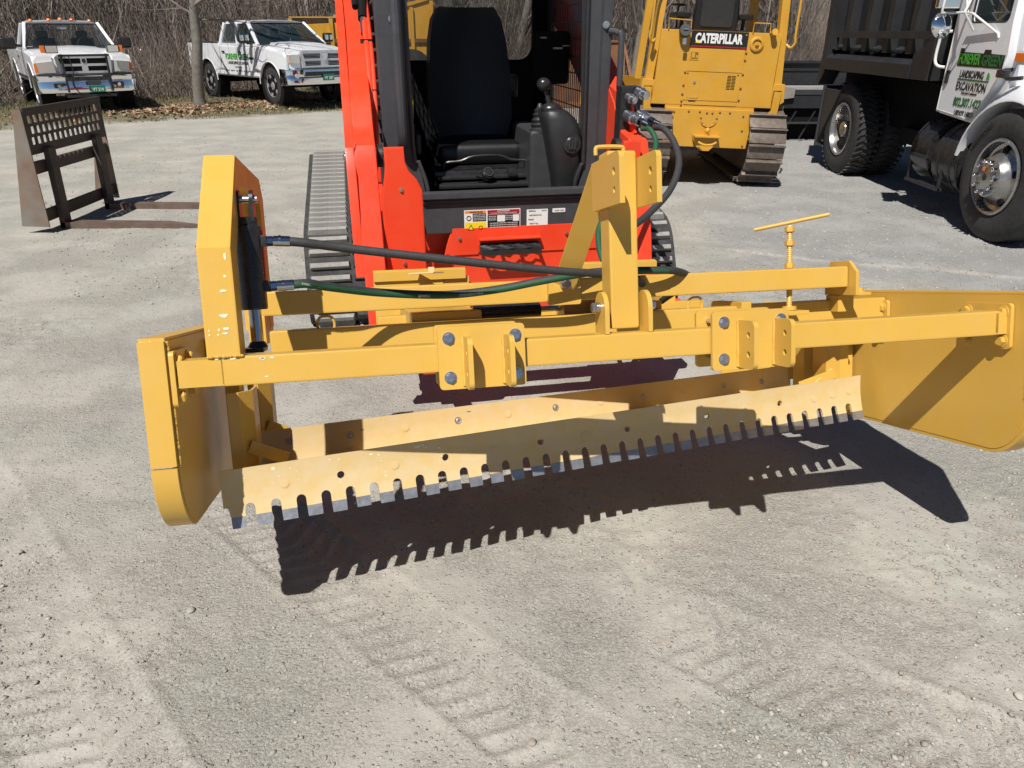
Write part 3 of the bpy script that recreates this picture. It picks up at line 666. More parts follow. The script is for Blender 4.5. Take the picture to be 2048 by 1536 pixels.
# blade carriers: bent plates and struts at both ends
for u0, sg, v_, w_ in ((-1.045, 1, .30, -.055), (-1.03, 1, .56, -.045), (1.10, -1, .66, -.03), (1.04, -1, .93, -.02)):
    m = MB(); a = u0; m.plate([(a, v_), (a + sg * .030, v_ + .004), (a + sg * .062, v_ + .045), (a + sg * .062, v_ + .13), (a + sg * .054, v_ + .13), (a + sg * .054, v_ + .05), (a + sg * .026, v_ + .013), (a, v_ + .010)], w_ - .215, w_, 'z', bev=.001)
    cr = m.build('blade_carrier', 'yellow', G)
    m = MB(); m.bar((a + sg * .045, v_ + .02, w_ - .155), (a + sg * .14, v_ + .07 - .02 * sg, w_ - .205), .012, .035, bev=.001); m.build('strut', 'yellow', cr)
m = MB(); m.bar((1.02, .74, -.235), (1.125, .70, -.135), .085, .008, (0, .5, 1), .001); m.build('link_plate', 'yellow', G)
m = MB(); m.box(1.118, 1.140, .690, .712, -.33, .100, .002); m.build('corner_post', 'yellow', G)
m = MB(); m.plate([(.80, -.30), (1.12, -.30), (1.12, .08), (1.0, .08), (.86, -.08), (.80, -.2)], 1.08, 1.088, 'y'); m.build('side_gusset', 'yellow', G)
m = MB(); m.box(1.02, 1.06, .82, .90, -.26, .085, .003); m.build('corner_column', 'yellow', G); m = MB(); m.box(-1.07, -1.03, .42, .50, -.30, -.02, .003); m.build('corner_column', 'yellow', G)
m = MB(); m.loft([[(-1.0 + 2.0 * k, .235 + .36 * k, -.268 + .060 * k), (-1.0 + 1.98 * k, .50 + .37 * k, -.318 + .040 * k), (-1.0 + 1.98 * k, .50 + .37 * k, -.330 + .040 * k), (-1.0 + 2.0 * k, .235 + .36 * k, -.280 + .060 * k)] for k in (0, .5, 1)]); m.build('shadow_fill_shelf', 'yellow', G)  # unseen shelf added between the blades to close the gap in their ground shadow
# centre frame, side-shift cylinder and attach plate for the loader
m = MB(); m.box(-.62, -.33, 1.35, 1.37, .03, .245, .004); m.plate([(1.335, .235), (1.375, .235), (1.375, .275), (1.355, .282), (1.33, .272)], -.62, -.235, 'x', bev=.002); m.box(-.33, -.22, 1.355, 1.372, -.05, .245, .002)
at1 = m.build('attach_plate', 'yellow', G)
m = MB(); m.box(.24, .62, 1.35, 1.37, .03, .245, .004); m.plate([(1.335, .235), (1.375, .235), (1.375, .275), (1.355, .282), (1.33, .272)], .20, .62, 'x', bev=.002); m.build('attach_plate', 'yellow', G)
m = MB(); m.box(-.62, .62, 1.36, 1.41, -.05, .02, .006); m.build('attach_base', 'yellow', G)
m = MB(); m.box(-.52, -.46, .9, 1.35, .10, .16, .004); m.box(.46, .52, .9, 1.35, .10, .16, .004); m.box(-.52, -.30, .50, .9, .05, .13, .006); m.box(.06, .30, .50, .9, .05, .13, .006); m.box(-.62, .62, .86, .95, .03, .11, .006); m.build('hitch_frame', 'yellow', G)
m = MB(); m.bar((-.455, 1.30, .262), (-.36, 1.22, .262), .075, .006, (0, 0, 1), .001); m.box(-.40, -.375, 1.235, 1.26, .262, .285, .002); m.build('latch_plate', 'tan_blade', G)
m = MB(); m.cyl((-.315, .60, .115), (-.09, .60, .115), .0255, seg=20, bev=.002); sc = m.build('shift_cylinder', 'blackp', G)
m = MB(); m.cyl((-.09, .60, .118), (.03, .60, .118), .0095, seg=12); m.build('piston_rod', 'rod', sc)
m = MB(); m.box(-.02, .10, .55, .66, .05, .15, .005); m.build('slide_block', 'yellow', G)
m = MB(); m.box(-.48, .10, .515, .548, .035, .092, .004)
for i in range(9): m.bar((-.20 + i * .019, .513, .082), (-.19 + i * .019, .513, .090), .004, .004)
m.build('slide_channel', 'yellow', G)
# hydraulic hoses with fittings
def hose(pts, r=.0118, stripe=False, prints=()):
    P = catmull([Vector(p) for p in pts], 6); m = MB(); m.tube(P, r, 12); h = m.build('hydraulic_hose', 'hose', G, smooth=60)
    if stripe:
        m = MB(); a0, b0 = stripe if isinstance(stripe, tuple) else (0, 1); n = len(P); seg = P[int(a0 * n):int(b0 * n)]
        off = [p + Vector((0, -.0024, -.0016)) for p in seg]; m.tube(off, r * .89, 12); m.build('green_stripe', 'hosegreen', h, smooth=60)
    for f, body, hh in prints:
        i = int(f * (len(P) - 1)); d = (P[min(i + 2, len(P) - 1)] - P[max(i - 2, 0)]).normalized()
        c = P[i] + Vector((0, -r * 1.13, -r * .32)); X = -d; Z = Vector((0, .25, -1)); Z = (Z - X * Z.dot(X)).normalized()
        text('hose_print', body, 'print', h, c, X, Z, hh, bold=.01, ext=.0008)
    return h
h1 = hose([(-.865, .165, .341), (-.80, .17, .335), (-.690, .20, .318), (-.424, .22, .279), (-.135, .25, .240), (.02, .29, .224), (.16, .36, .205), (.30, .62, .14)])
h2 = hose([(-.858, .165, .229), (-.80, .18, .232), (-.752, .22, .222), (-.613, .31, .199), (-.43, .345, .184), (-.280, .345, .192), (-.13, .34, .213), (.02, .345, .230), (.175, .36, .229), (.31, .40, .222), (.40, .52, .19), (.38, .70, .12)], stripe=(.035, .80),
          prints=((.145, 'SAE 100R2AT WP 5000 PSI', .0050), (.345, 'H28008', .0075), (.415, 'WEATHERHEAD', .0070), (.655, 'H28008', .0065), (.70, 'WEATHERHEAD', .0065)))
for z_, hh in ((.341, h1), (.229, h2)):
    m = MB(); m.cyl((-.886, .165, z_), (-.872, .165, z_), .0125, seg=6, bev=.001); m.cyl((-.872, .165, z_), (-.83, .167, z_ - (.002 if hh is h1 else -.001)), .0135, seg=16, bev=.0015); m.cyl((-.858, .165, z_), (-.852, .165, z_), .0145, seg=16); m.build('hose_fitting', 'blackp' if 0 else M['rod'], hh)
for o in protos: bpy.data.objects.remove(o)
protos.clear()
# ---------------------------------------------------------------- orange compact track loader
K = thing('track_loader', 'orange-red compact track loader with open black cab, facing the camera behind the yellow grader', 'track loader', pose(.1961, 0, 0, (-.065, 4.3, 0)))
def track_outline(n=160):
    """closed side outline of the rubber track: v back, w up"""
    cs = [((.17, .185), .175), ((1.50, .175), .165), ((1.66, .60), .17)]   # front idler, rear idler, drive sprocket
    pts = []
    def arc(c, r, a0, a1, k):
        for i in range(k + 1):
            a = R(a0 + (a1 - a0) * i / k); pts.append((c[0] + r * math.cos(a), c[1] + r * math.sin(a)))
    arc((.14, .135), .135, 270, 150, 12); arc((.36, .27), .265, 150, 103, 8); arc((1.66, .60), .17, 103, -18, 12); arc((1.50, .175), .165, -8, -90, 8)
    L = [0]; P = pts + [pts[0]]
    for a, b in zip(P, P[1:]): L.append(L[-1] + math.hypot(b[0] - a[0], b[1] - a[1]))
    out = []
    for i in range(n):
        s = L[-1] * i / n; k = max(j for j in range(len(P) - 1) if L[j] <= s + 1e-9); t = (s - L[k]) / max(L[k + 1] - L[k], 1e-9)
        a, b = P[k], P[k + 1]; d = Vector((b[0] - a[0], b[1] - a[1])).normalized()
        out.append((a[0] + (b[0] - a[0]) * t, a[1] + (b[1] - a[1]) * t, d))
    return out, L[-1]
TO, TL = track_outline(174)
lugm = None
for u0, u1 in ((-1.14, -.71), (.71, 1.14)):
    th = .028; m = MB(); o_ = [(p[0], p[1]) for p in TO]
    inn = [(p[0] - p[2].y * -th * -1, p[1] - p[2].x * th * -1) for p in TO]
    inn = []
    for p in TO:
        d = p[2]; nn = Vector((d.y, -d.x)); inn.append((p[0] + nn.x * th, p[1] + nn.y * th))
    rings = [[m.bm.verts.new((u, a, b)) for a, b in ring] for u, ring in ((u0, o_), (u1, o_), (u1, inn), (u0, inn))]
    n = len(o_)
    for q in range(4):
        A, B = rings[q], rings[(q + 1) % 4]
        for i in range(n): m.bm.faces.new((A[i], A[(i + 1) % n], B[(i + 1) % n], B[i]))
    belt = m.build('track', 'rubber', K)
    # one lug mesh, shared
    if lugm is None:
        m = MB(); m.loft([[(-.118, -.021, -.006), (.118, -.021, -.006), (.118, .021, -.006), (-.118, .021, -.006)], [(-.108, -.013, .030), (.108, -.013, .030), (.108, .013, .030), (-.108, .013, .030)]])
        o = m.build('track_lug', 'lug'); lugm = o.data; bpy.data.objects.remove(o)
        m = MB(); m.loft([[(-.062, -.020, -.006), (.062, -.020, -.006), (.062, .020, -.006), (-.062, .020, -.006)], [(-.052, -.014, .020), (.052, -.014, .020), (.052, .014, .020), (-.052, .014, .020)]])
        o = m.build('track_lug', 'rubber'); lugs = o.data; bpy.data.objects.remove(o)
    for i in range(0, n, 3):
        p = TO[i]; d = p[2]; nn = Vector((-d.y, d.x)); 
        if d.length < .5: continue
        X = Vector((1, 0, 0)); Y = Vector((0, d.x, d.y)); Z = X.cross(Y)
        if Z.dot(Vector((0, p[0] - .9, p[1] - .35))) < 0: Z = -Z; Y = -Y
        uc = (u0 + .142) if u0 < 0 else (u1 - .142)
        for me_, cx in ((lugm, uc), (lugs, uc + (.192 if u0 < 0 else -.192))):
            M4 = Matrix((X, Y, Z)).transposed().to_4x4(); M4.translation = (cx, p[0], p[1]); addobj('track_lug', me_, belt, M4)
    m = MB()
    for c, r in (((.36, .27), .22), ((1.50, .175), .13), ((1.66, .60), .135), ((.56, .10), .07), ((.72, .10), .07), ((.94, .10), .07), ((1.16, .10), .07)):
        m.cyl((u0 + .06, c[0], c[1]), (u1 - .06, c[0], c[1]), r, seg=20)
    m.build('road_wheels', 'blackp', K)
    m = MB(); m.plate([(.22, .14), (1.45, .14), (1.60, .52), (.30, .27)], u0 + .10, u1 - .04, 'x', bev=.01); m.build('track_frame', 'red' if 0 else 'blackp', K)
# body tub and front panels
m = MB(); m.box(-.70, .70, .0, 2.3, .22, .60, .01); m.box(-.69, .69, 1.3, 2.35, .60, 1.12, .05); m.build('chassis', 'red', K)
m = MB(); m.plate([(-.455, .02), (.66, .02), (.66, .602), (-.30, .602), (-.315, .56), (-.335, .50), (-.35, .44), (-.455, .41)], -.125, -.105, 'y', bev=.006); fp = m.build('front_panel', 'red', K)
m = MB(); m.plate([(-.30, .60), (.63, .60), (.63, .448), (.20, .448), (.20, .50), (-.155, .50), (-.155, .448), (-.295, .448), (-.31, .52)], -.134, -.127, 'y', bev=.002); m.build('upper_cover', 'red', K)
m = MB(); m.box(-.155, .20, -.18, -.128, .535, .545, .002); m.box(-.155, .20, -.137, -.128, .46, .54, .001); m.build('step_shelf', 'red', K)
m = MB()
m.box(-.150, .195, -.225, -.218, .462, .500, .002); m.box(-.150, .195, -.150, -.143, .475, .512, .002)
for i in range(4): x = -.150 + .3345 * i / 3; m.box(x - .001, x + .008, -.224, -.144, .462, .498, .001)
for r_ in range(3):
    yy = -.222 + r_ * .030; 
    m.tube([(-.146 + .335 * i / 14, yy + .006 * math.sin(i * 1.57 + r_), .498 + .004 * ((i + r_) % 2)) for i in range(15)], .0055, 5)
m.build('step_tread', 'plastic', K)
capscrew = proto(hexbolt(.008, .008), 'bolt', 'zinc')
for u_, w_ in ((-.262, .545), (.36, .545), (.42, .46), (-.36, .33)): place_part(capscrew, fp, (u_, -.138, w_), (0, -1, 0))
m = MB(); m.box(-.300, -.298, -.1265, -.1255, .02, .44); m.build('panel_seam', 'void', fp)
# dark lower cab panel with decals, sill
m = MB(); m.box(-.47, .56, -.13, -.04, .575, .745, .008); dp = m.build('cab_front_panel', 'dark', K)
m = MB(); m.box(-.46, .50, -.15, -.03, .748, .762, .003); m.box(-.46, .50, -.165, -.10, .772, .806, .006); m.build('door_sill', 'dark', K)
m = MB(); m.box(-.45, .50, -.155, -.09, .765, .770, .001); m.build('sill_seal', 'lgrey', K)
def decal(x0, x1, z0, z1, mat, n=0, name='decal', par=dp):
    m = MB(); m.plate(rrect(x0, x1, z0, z1, .003, 2), -.1325 - .0006 * n, -.1305 - .0006 * n, 'y'); return m.build(name, mat, par)
T1 = lambda nm, b, mt, x, z, h, w, n=3: text(nm, b, mt, dp, (x, -.1325 - .0006 * n, z), (1, 0, 0), (0, 0, 1), h, w, bold=.02, ext=.0004)
d1 = decal(-.232, .088, .580, .700, 'decal_white'); 
decal(-.228, -.108, .682, .696, 'decal_orange', 1); decal(-.184, -.108, .636, .680, 'decal_black', 1); decal(-.228, -.108, .580, .632, 'decal_yellow', 1)
decal(-.100, .084, .672, .696, 'decal_red', 1); decal(-.100, .084, .580, .670, 'decal_black', 1)
decal(-.045, .0, .630, .666, 'decal_white', 2); decal(.045, .08, .630, .666, 'decal_white', 2)
T1('decal_lettering', 'WARNING', 'decal_black', -.165, .689, .008, .075); T1('decal_lettering', 'DANGER', 'decal_white', -.008, .690, .007, .07); T1('decal_lettering', 'TO AVOID SERIOUS INJURY OR DEATH', 'decal_white', -.008, .678, .005, .15)
for i in range(4): T1('decal_lettering', ('NEVER CARRY RIDERS', 'KEEP BYSTANDERS', 'AWAY FROM MACHINE', 'READ THE MANUAL')[i], 'decal_white', -.146, .672 - .009 * i, .0045, .068)
for i in range(6): T1('decal_lettering', ('LOWER BOOM', 'STOP ENGINE', 'SET BRAKE', 'WEAR SEAT BELT', 'BEFORE LEAVING', 'OPERATOR SEAT')[i], 'decal_white', (-.073, .023)[i % 2], .661 - .010 * (i // 2), .005, .042)
for i in range(3): T1('decal_lettering', 'USE APPROVED BOOM LOCK WHEN SERVICING', 'decal_white', -.008, .622 - .011 * i, .005, .16)
m = MB(); m.plate([(-.212, .588), (-.178, .588), (-.195, .622)], -.1349, -.1340, 'y'); m.build('decal_triangle', 'decal_black', dp)
m = MB(); m.plate([(-.206, .592), (-.184, .592), (-.195, .614)], -.1353, -.1349, 'y'); m.build('decal_triangle', 'decal_yellow', dp)
m = MB(); m.lathe([(.012, 0), (.012, .0008), (.009, .0008), (.009, 0)], (-.14, -.1338, .600), (0, -1, 0), 16); m.build('decal_ring', 'decal_black', dp)
m = MB(); m.lathe([(.014, 0), (.014, .0008), (.010, .0008), (.010, 0)], (-.206, -.1338, .656), (0, -1, 0), 12); m.build('decal_ring', 'decal_black', dp)
decal(.125, .248, .585, .690, 'decal_white')
for i, (x, w, h) in enumerate(((.152, .042, .006), (.17, .07, .006), (.145, .03, .006), (.16, .05, .007))):
    T1('decal_lettering', ('SERIAL', 'ROPS FOPS ISO 3471', 'MASS', '4537 kg')[i], 'decal_black', x + .005, .682 - .024 * i, h, w)
T1('decal_lettering', 'JAPAN', 'decal_black', .225, .682, .005, .03)
decal(.275, .350, .668, .690, 'decal_white'); T1('decal_lettering', 'KCZ0 10352', 'decal_black', .315, .679, .005, .055)
# cab posts and frame
def post_poly(): pass
def slab(pts, v0, v1, name, mat, par=K, bev=.006):
    m = MB(); m.plate(pts, v0, v1, 'y', bev=bev); return m.build(name, mat, par, smooth=50)
cab = bpy.data.objects.new('cab', None); col.objects.link(cab); cab.parent = K
lp = slab([(-.645, .60), (-.43, .60), (-.43, .79), (-.445, .88), (-.475, .97), (-.498, 1.05), (-.50, 2.12), (-.645, 2.12)], -.06, .05, 'front_post', 'dark', cab, .012)
rp = slab([(.60, .60), (.60, 2.12), (.445, 2.12), (.470, 1.05), (.475, .97), (.463, .88), (.44, .80), (.43, .60)], -.06, .05, 'front_post', 'dark', cab, .012)
slab([(-.64, 2.0), (.60, 2.0), (.60, 2.14), (-.64, 2.14)], -.075, .05, 'header', 'dark', cab, .012)
# door seal and inner frame, grab bars
m = MB(); m.tube([(-.49, -.064, 2.0), (-.488, -.064, 1.05), (-.463, -.064, .96), (-.43, -.064, .86), (-.415, -.064, .775)], .011, 8, 3); m.build('door_seal', 'dark', cab)
m = MB(); m.tube([(.452, -.07, 2.0), (.463, -.07, 1.02), (.452, -.07, .92), (.425, -.07, .85), (.415, -.07, .775)], .012, 8, 3); m.build('door_seal', 'plastic', cab)
m = MB(); m.tube([(-.545, -.09, 2.02), (-.545, -.135, 1.62), (-.545, -.14, 1.55), (-.545, -.14, 1.12), (-.545, -.08, 1.05)], .026, 10, 4); m.build('grab_handle', 'dark', cab)
m = MB(); m.tube([(.585, -.06, 1.60), (.62, -.10, 1.59), (.632, -.12, 1.54), (.630, -.12, 1.05), (.615, -.10, .98), (.59, -.06, .96)], .0165, 10, 4); m.build('grab_handle', 'dark', cab)
m = MB(); m.box(.535, .543, -.064, -.058, .65, 2.05); m.build('post_seam', 'lgrey', cab)
for u_, w_ in ((-.56, 1.655), (.56, 1.63)): place_part(capscrew, cab, (u_, -.065, w_), (0, -1, 0)).scale = (1.8, 1.8, 1.5)
# cab shell: floor, back wall with rear window, side screens, roof
m = MB(); m.box(-.62, .58, .0, 1.30, .60, .66, .004); m.build('cab_floor', 'void', cab)
m = MB(); m.box(-.64, .60, -.02, 1.35, 2.10, 2.18, .03); m.build('cab_roof', 'dark', cab)
win = rrect(-.50, .46, 1.42, 2.05, .09, 6)
m = MB(); m.plate([(-.62, .60), (.58, .60), (.58, 2.12), (-.62, 2.12)], 1.26, 1.30, 'y', holes=[win]); bw = m.build('cab_rear_wall', 'void', cab)
m = MB(); m.plate(rrect(-.50, .46, 1.42, 2.05, .09, 6), 1.275, 1.281, 'y'); m.build('rear_window', 'glassc', bw)
m = MB(); m.box(-.44, .32, 1.262, 1.268, 1.80, 1.803); m.build('window_line', 'decal_white', bw)
text('window_lettering', 'LANDSCAPING & EXCAVATION', 'decal_black', bw, (-.05, 1.262, 1.845), (1, 0, 0), (0, 0, 1), .045, .80, bold=.03, mirror=True)
m = MB(); m.plate(rrect(-.45, .36, 1.81, 1.88, .01), 1.270, 1.272, 'y'); m.build('window_strip', 'lgrey', bw)
# side screens (rods and louvres)
for sx, u_ in ((-1, -.625), (1, .575)):
    m = MB(); hole = rrect(.12, 1.15, 1.06 if sx < 0 else .96, 2.02, .08, 5)
    m.plate([(.03, .62), (1.28, .62), (1.28, 2.12), (.03, 2.12)], u_ - .012, u_ + .012, 'x', holes=[hole]); sd = m.build('cab_side', 'dark', cab)
    m = MB()
    for i in range(24): v_ = .14 + i * .043; m.cyl((u_, v_, 1.0 if sx > 0 else 1.06), (u_, v_, 2.04), .0035, seg=5)
    for i in range(9 if sx > 0 else 11): w_ = 1.08 + i * .095; m.cyl((u_, .1, w_), (u_, 1.16, w_), .0035, seg=5)
    s_ = m.build('side_screen', 'dark', sd)
    if sx < 0:
        for i in range(15):
            m = MB(); w_ = .98 + i * .075; m.box(u_ - .03, u_ - .012, .0, .32, w_, w_ + .012, .002); m.build('louvre', 'lgrey' if i % 3 == 0 else 'dark', sd)
# seat, lap bar, console, joystick, display
st_ = bpy.data.objects.new('seat', None); col.objects.link(st_); st_.parent = K
m = MB(); m.loft([[(x * .98 - .045, v, w + .02 * (abs(x) > .2)) for x, w in ((-.29, .90), (-.27, .99 - .02), (-.17, .985), (0, .975), (.17, .985), (.25, .97), (.27, .90))] for v in (.38, .42, .70, .95)]); m.build('seat_cushion', 'seat', st_, smooth=60)
m = MB(); m.box(-.32, .22, .36, .95, .86, .99, .06, seg=4); m.build('seat_base', 'seat', st_)
m = MB(); m.loft([[(x * k - .045, .80 + (w_ - 1) * .22 + (abs(x) ** 2) * -1.1, w_) for x in (-.26, -.2, -.1, 0, .1, .2, .26)] + [(x * k - .045, .95 + (w_ - 1) * .22, w_) for x in (.26, .1, -.1, -.26)] for w_, k in ((.98, .85), (1.1, 1.0), (1.35, 1.0), (1.55, .92), (1.67, .82), (1.735, .66))]); m.build('seat_back', 'seat', st_, smooth=60)
m = MB(); m.box(-.36, .27, .20, .42, .80, .86, .02); m.tube([(-.30, .22, .865), (-.29, .21, .905), (-.20, .20, .915), (-.12, .20, .94), (.03, .20, .94), (.10, .20, .915), (.20, .20, .905), (.22, .21, .865)], .008, 8, 3); m.build('seat_rail', 'blackp', st_)
m = MB(); m.box(-.34, .26, .10, .30, .775, .80, .008); m.box(-.32, .25, .06, .12, .72, .745, .006); m.box(-.345, .265, .16, .205, .815, .835, .006); m.build('pedal_plate', 'plastic', st_)
m = MB(); m.cyl((-.06, .14, .83), (-.05, .10, .865), .036, seg=20, bev=.006); m.cyl((-.08, .12, .83), (-.12, .12, .845), .012, seg=8); m.build('knob', 'blackp', st_)
m = MB(); m.lathe([(.028, 0), (.028, .0015), (.024, .0015), (.024, 0)], (-.0505, .0985, .866), (.01, -.04, .035), 20); m.build('knob_ring', 'lgrey', st_)
m = MB(); m.box(.07, .12, .12, .17, .83, .875, .008); m.build('switch', 'blackp', st_)
m = MB(); m.box(.185, .34, .06, .60, .70, 1.09, .03, seg=3); con = m.build('console', 'lgrey', K)
m = MB(); m.lathe([(.062, 0), (.062, .02), (.048, .03), (.055, .045), (.044, .055), (.050, .07), (.038, .085), (.044, .10), (.032, .11), (.035, .125), (.02, .135), (.012, .16)], (.255, .12, 1.07), (.0, .1, 1), 16); m.build('gaiter', 'plastic', con, smooth=50)
m = MB(); m.loft([[(xa, .12, w_), (xa, .0 - d, w_), (xa + .04, -.045 - d, w_), (xb - .04, -.045 - d, w_), (xb, .0 - d, w_), (xb, .12, w_)] for w_, xa, xb, d in ((.75, .315, .455, -.02), (.85, .300, .468, 0), (.95, .280, .470, .02), (1.04, .262, .466, .025), (1.10, .250, .455, .02), (1.16, .238, .425, .01), (1.195, .235, .385, 0), (1.21, .245, .36, -.02))]); jc = m.build('control_pod', 'plastic', K, smooth=50)
m = MB(); m.lathe([(.001, .024), (.028, .024), (.038, .016), (.052, .016), (.056, 0)], (.393, -.058, 1.03), (.0, -1, .1), 28); m.build('air_vent', 'blackp', jc)
for i in range(3): m = MB(); m.box(.372 + i * .016, .378 + i * .016, -.090, -.080, 1.005, 1.055); m.build('vent_slat', 'lgrey', jc)
m = MB(); m.sph((.293, .02, 1.205), .062, (1, .8, .62), 16, 10); m.tube([(.285, .03, 1.22), (.272, .035, 1.27), (.258, .04, 1.31)], .014, 8, 3); m.sph((.250, .03, 1.335), .040, (1.0, .9, .9), 16, 10); m.build('joystick', 'blackp', jc)
m = MB(); m.loft([[(-.56 + x, v, w_) for x, v in ((0, .25), (.09 * k, .20), (.13 * k, .30), (.13 * k, .6), (0, .6))] for w_, k in ((.80, .6), (.95, 1), (1.05, 1.15), (1.10, .9))]); m.build('armrest_pod', 'seat', K, smooth=60)
m = MB(); m.box(-.455, -.425, .18, .26, .96, 1.07, .012); m.build('pod_end', 'lgrey', K)
m = MB(); m.box(.16, .30, .95, 1.05, 1.20, 1.34, .02); m.build('control_box', 'blackp', K); m = MB(); m.box(.33, .55, .6, .7, 1.30, 1.60, .02); dd = m.build('control_box', 'void', K)
m = MB(); m.plate(rrect(.12, .16, 1.34, 1.38, .004), .94, .945, 'y'); m.build('display', 'glassc', dd)
m = MB(); m.box(.36, .40, .594, .599, 1.56, 1.568); m.box(.44, .50, .592, .598, 1.50, 1.51); m.box(.50, .545, .592, .598, 1.515, 1.522); m.build('trim_strip', 'zinc', dd)
m = MB(); m.tube([(-.46, .60, 1.30), (-.44, .6, 1.26), (-.435, .6, 1.18), (-.44, .6, 1.10)], .008, 6, 3); m.build('belt_strap', 'decal_yellow', K)
# loader arms: bent plates, guard covers, quick hitch
arm_side = [(-.66, .26), (-.50, .26), (-.40, .70), (-.10, 1.00), (.5, 1.30), (1.2, 1.64), (2.1, 1.98), (2.12, 2.20), (1.1, 1.90), (.45, 1.57), (-.02, 1.34), (-.16, 1.25), (-.22, 1.17), (-.30, 1.12), (-.43, 1.10), (-.47, 1.02), (-.53, .80), (-.60, .60), (-.65, .42)]
for s in (-1, 1):
    cx = -.100 if s > 0 else 0
    a, b = sorted((s * .695 + cx, s * .800 + cx)); m = MB(); m.plate(arm_side, a, b, 'x', bev=.010); arm = m.build('lift_arm', 'red', K, smooth=40)
    a2, b2 = sorted((s * .745 + cx, s * .842 + cx))
    if s < 0:
        m = MB(); m.plate([(-.42, 1.09), (-.30, 1.12), (-.20, 1.19), (-.12, 1.28), (.04, 1.38), (.45, 1.59), (1.1, 1.91), (1.25, 1.8), (.6, 1.45), (.2, 1.10), (-.05, .80), (-.35, .55), (-.62, .50), (-.56, .72), (-.50, .98)], -.842, -.797, 'x', bev=.006); sp_ = m.build('arm_side_plate', 'red', arm)
        m = MB(); m.cyl((-.85, -.30, 1.03), (-.83, -.30, 1.03), .020, seg=16); m.cyl((-.858, -.30, 1.03), (-.85, -.30, 1.03), .011, seg=6); m.build('pivot_pin', 'zinc', sp_)
        m = MB(); m.tube([(-.80, -.435, .985), (-.80, -.44, 1.09), (-.79, -.42, 1.108)], .006, 6); m.build('weld_bead', 'red', arm); m = MB(); m.tube([(-.698, -.435, .985), (-.698, -.44, 1.09)], .006, 6); m.build('weld_bead', 'red', arm)
    # guard in front of the tilt cylinder
    gx_ = -1 if s < 0 else 1
    cov = [(-.663, 1.10), (-.565, 1.10), (-.562, 1.03), (-.548, .99), (-.512, .95), (-.486, .90), (-.484, .48), (-.56, .468), (-.678, .475), (-.69, .52), (-.688, .86), (-.668, .96), (-.66, 1.02)]
    if s > 0: cov = [(-x - .03, z) for x, z in cov][::-1]
    m = MB(); m.plate(cov, -.53, -.495, 'y', bev=.012); cv_ = m.build('cylinder_guard', 'red', arm, smooth=50)
    for x, z in ((-.59, .90), (-.595, .53)):
        place_part(capscrew, cv_, ((x if s < 0 else -x - .03), -.532, z), (0, -1, 0))
    m = MB(); xx = s * .60 + cx; m.cyl((xx, -.40, .50), (xx, -.30, .92), .036, seg=16); m.cyl((xx, -.46, .30), (xx, -.40, .50), .018, seg=12); m.build('tilt_cylinder', 'blackp', arm)
    m = MB(); m.cyl((s * .70 + cx, -.30, 1.03), (s * .66 + cx, -.30, 1.03), .055, seg=20); m.build('pivot_boss', 'rust' if 0 else 'plastic', arm)
    # quick hitch shoe
    m = MB(); m.box(min(s * .58, s * .28), max(s * .58, s * .28), -1.23, -1.16, .22, .62, .01); m.box(s * .64 - .05 + (cx if s > 0 else 0), s * .64 + .05 + (cx if s > 0 else 0), -1.16, -.6, .30, .42, .01); m.build('quick_hitch', 'red', arm)
m = MB(); m.box(-.72, .68, -1.14, -1.05, .36, .44, .01); m.build('hitch_crossbar', 'red', K)
# hydraulic lines along the left arm
for k_, (uu, rr, mt) in enumerate(((-.672, .017, 'red'), (-.650, .012, 'red'))):
    m = MB(); m.tube([(uu - .03, -.10, 1.06), (uu - .02, .0, 1.25), (uu - .015, .20, 1.50), (uu - .02, .6, 1.78), (uu - .02, 1.3, 2.06)], rr, 10, 4); m.build('hydraulic_pipe', mt, K)
for v_, w_ in ((.05, 1.31), (.26, 1.55)):
    m = MB(); m.box(-.72, -.655, v_ - .02, v_ + .02, w_ - .012, w_ + .012, .003); m.build('pipe_clamp', 'blackp', K)
m = MB(); m.tube([(-.695, .40, 1.66), (-.69, .65, 1.83), (-.70, 1.1, 2.02)], .027, 10, 4); m.tube([(-.73, .45, 1.72), (-.735, .8, 1.92)], .018, 8, 3); m.build('hose_sleeve', 'void', K)
m = MB(); m.cyl((-.695, .31, 1.585), (-.694, .40, 1.66), .018, seg=10); m.build('pipe_joint', 'lgrey', K)
m = MB(); m.box(-.70, -.62, .9, .96, 1.2, 2.0); m.build('cylinder_rod_guard', 'blackp', K)
m = MB(); m.box(-.71, -.66, .35, .42, 1.42, 1.52, .006); m.build('wiring_box', 'plastic', K)
# auxiliary couplers on the right arm, with the two hoses that feed the grader
cp = bpy.data.objects.new('coupler_block', None); col.objects.link(cp); cp.parent = K
m = MB(); m.box(.59, .70, -.29, -.20, .98, 1.34, .006); m.build('bracket', 'plastic', cp)
for (u_, w_, L_, r_) in ((.620, 1.20, .10, .030), (.685, 1.20, .09, .030), (.625, 1.04, .05, .030), (.690, 1.04, .05, .030), (.62, 1.29, .06, .022), (.675, 1.315, .07, .026)):
    m = MB(); m.lathe([(.001, 0), (r_, 0), (r_, L_ * .35), (r_ * 1.12, L_ * .4), (r_ * 1.12, L_ * .55), (r_ * .9, L_ * .6), (r_ * .9, L_), (r_ * .5, L_ * 1.04), (.001, L_ * 1.04)], (u_, -.30, w_), (.45, -1, -.25), 16); m.build('coupler', 'plastic' if w_ < 1.2 and L_ < .08 else 'zinc', cp)
for u_, w_ in ((.620, 1.20), (.685, 1.20)):
    a = Vector((u_, -.30, w_)); d = Vector((.45, -1, -.25)).normalized(); m = MB(); m.cyl(a + d * .09, a + d * .13, .022, seg=6, bev=.002); m.cyl(a + d * .12, a + d * .175, .017, seg=14, bev=.002); m.build('hose_fitting', 'rod', cp)
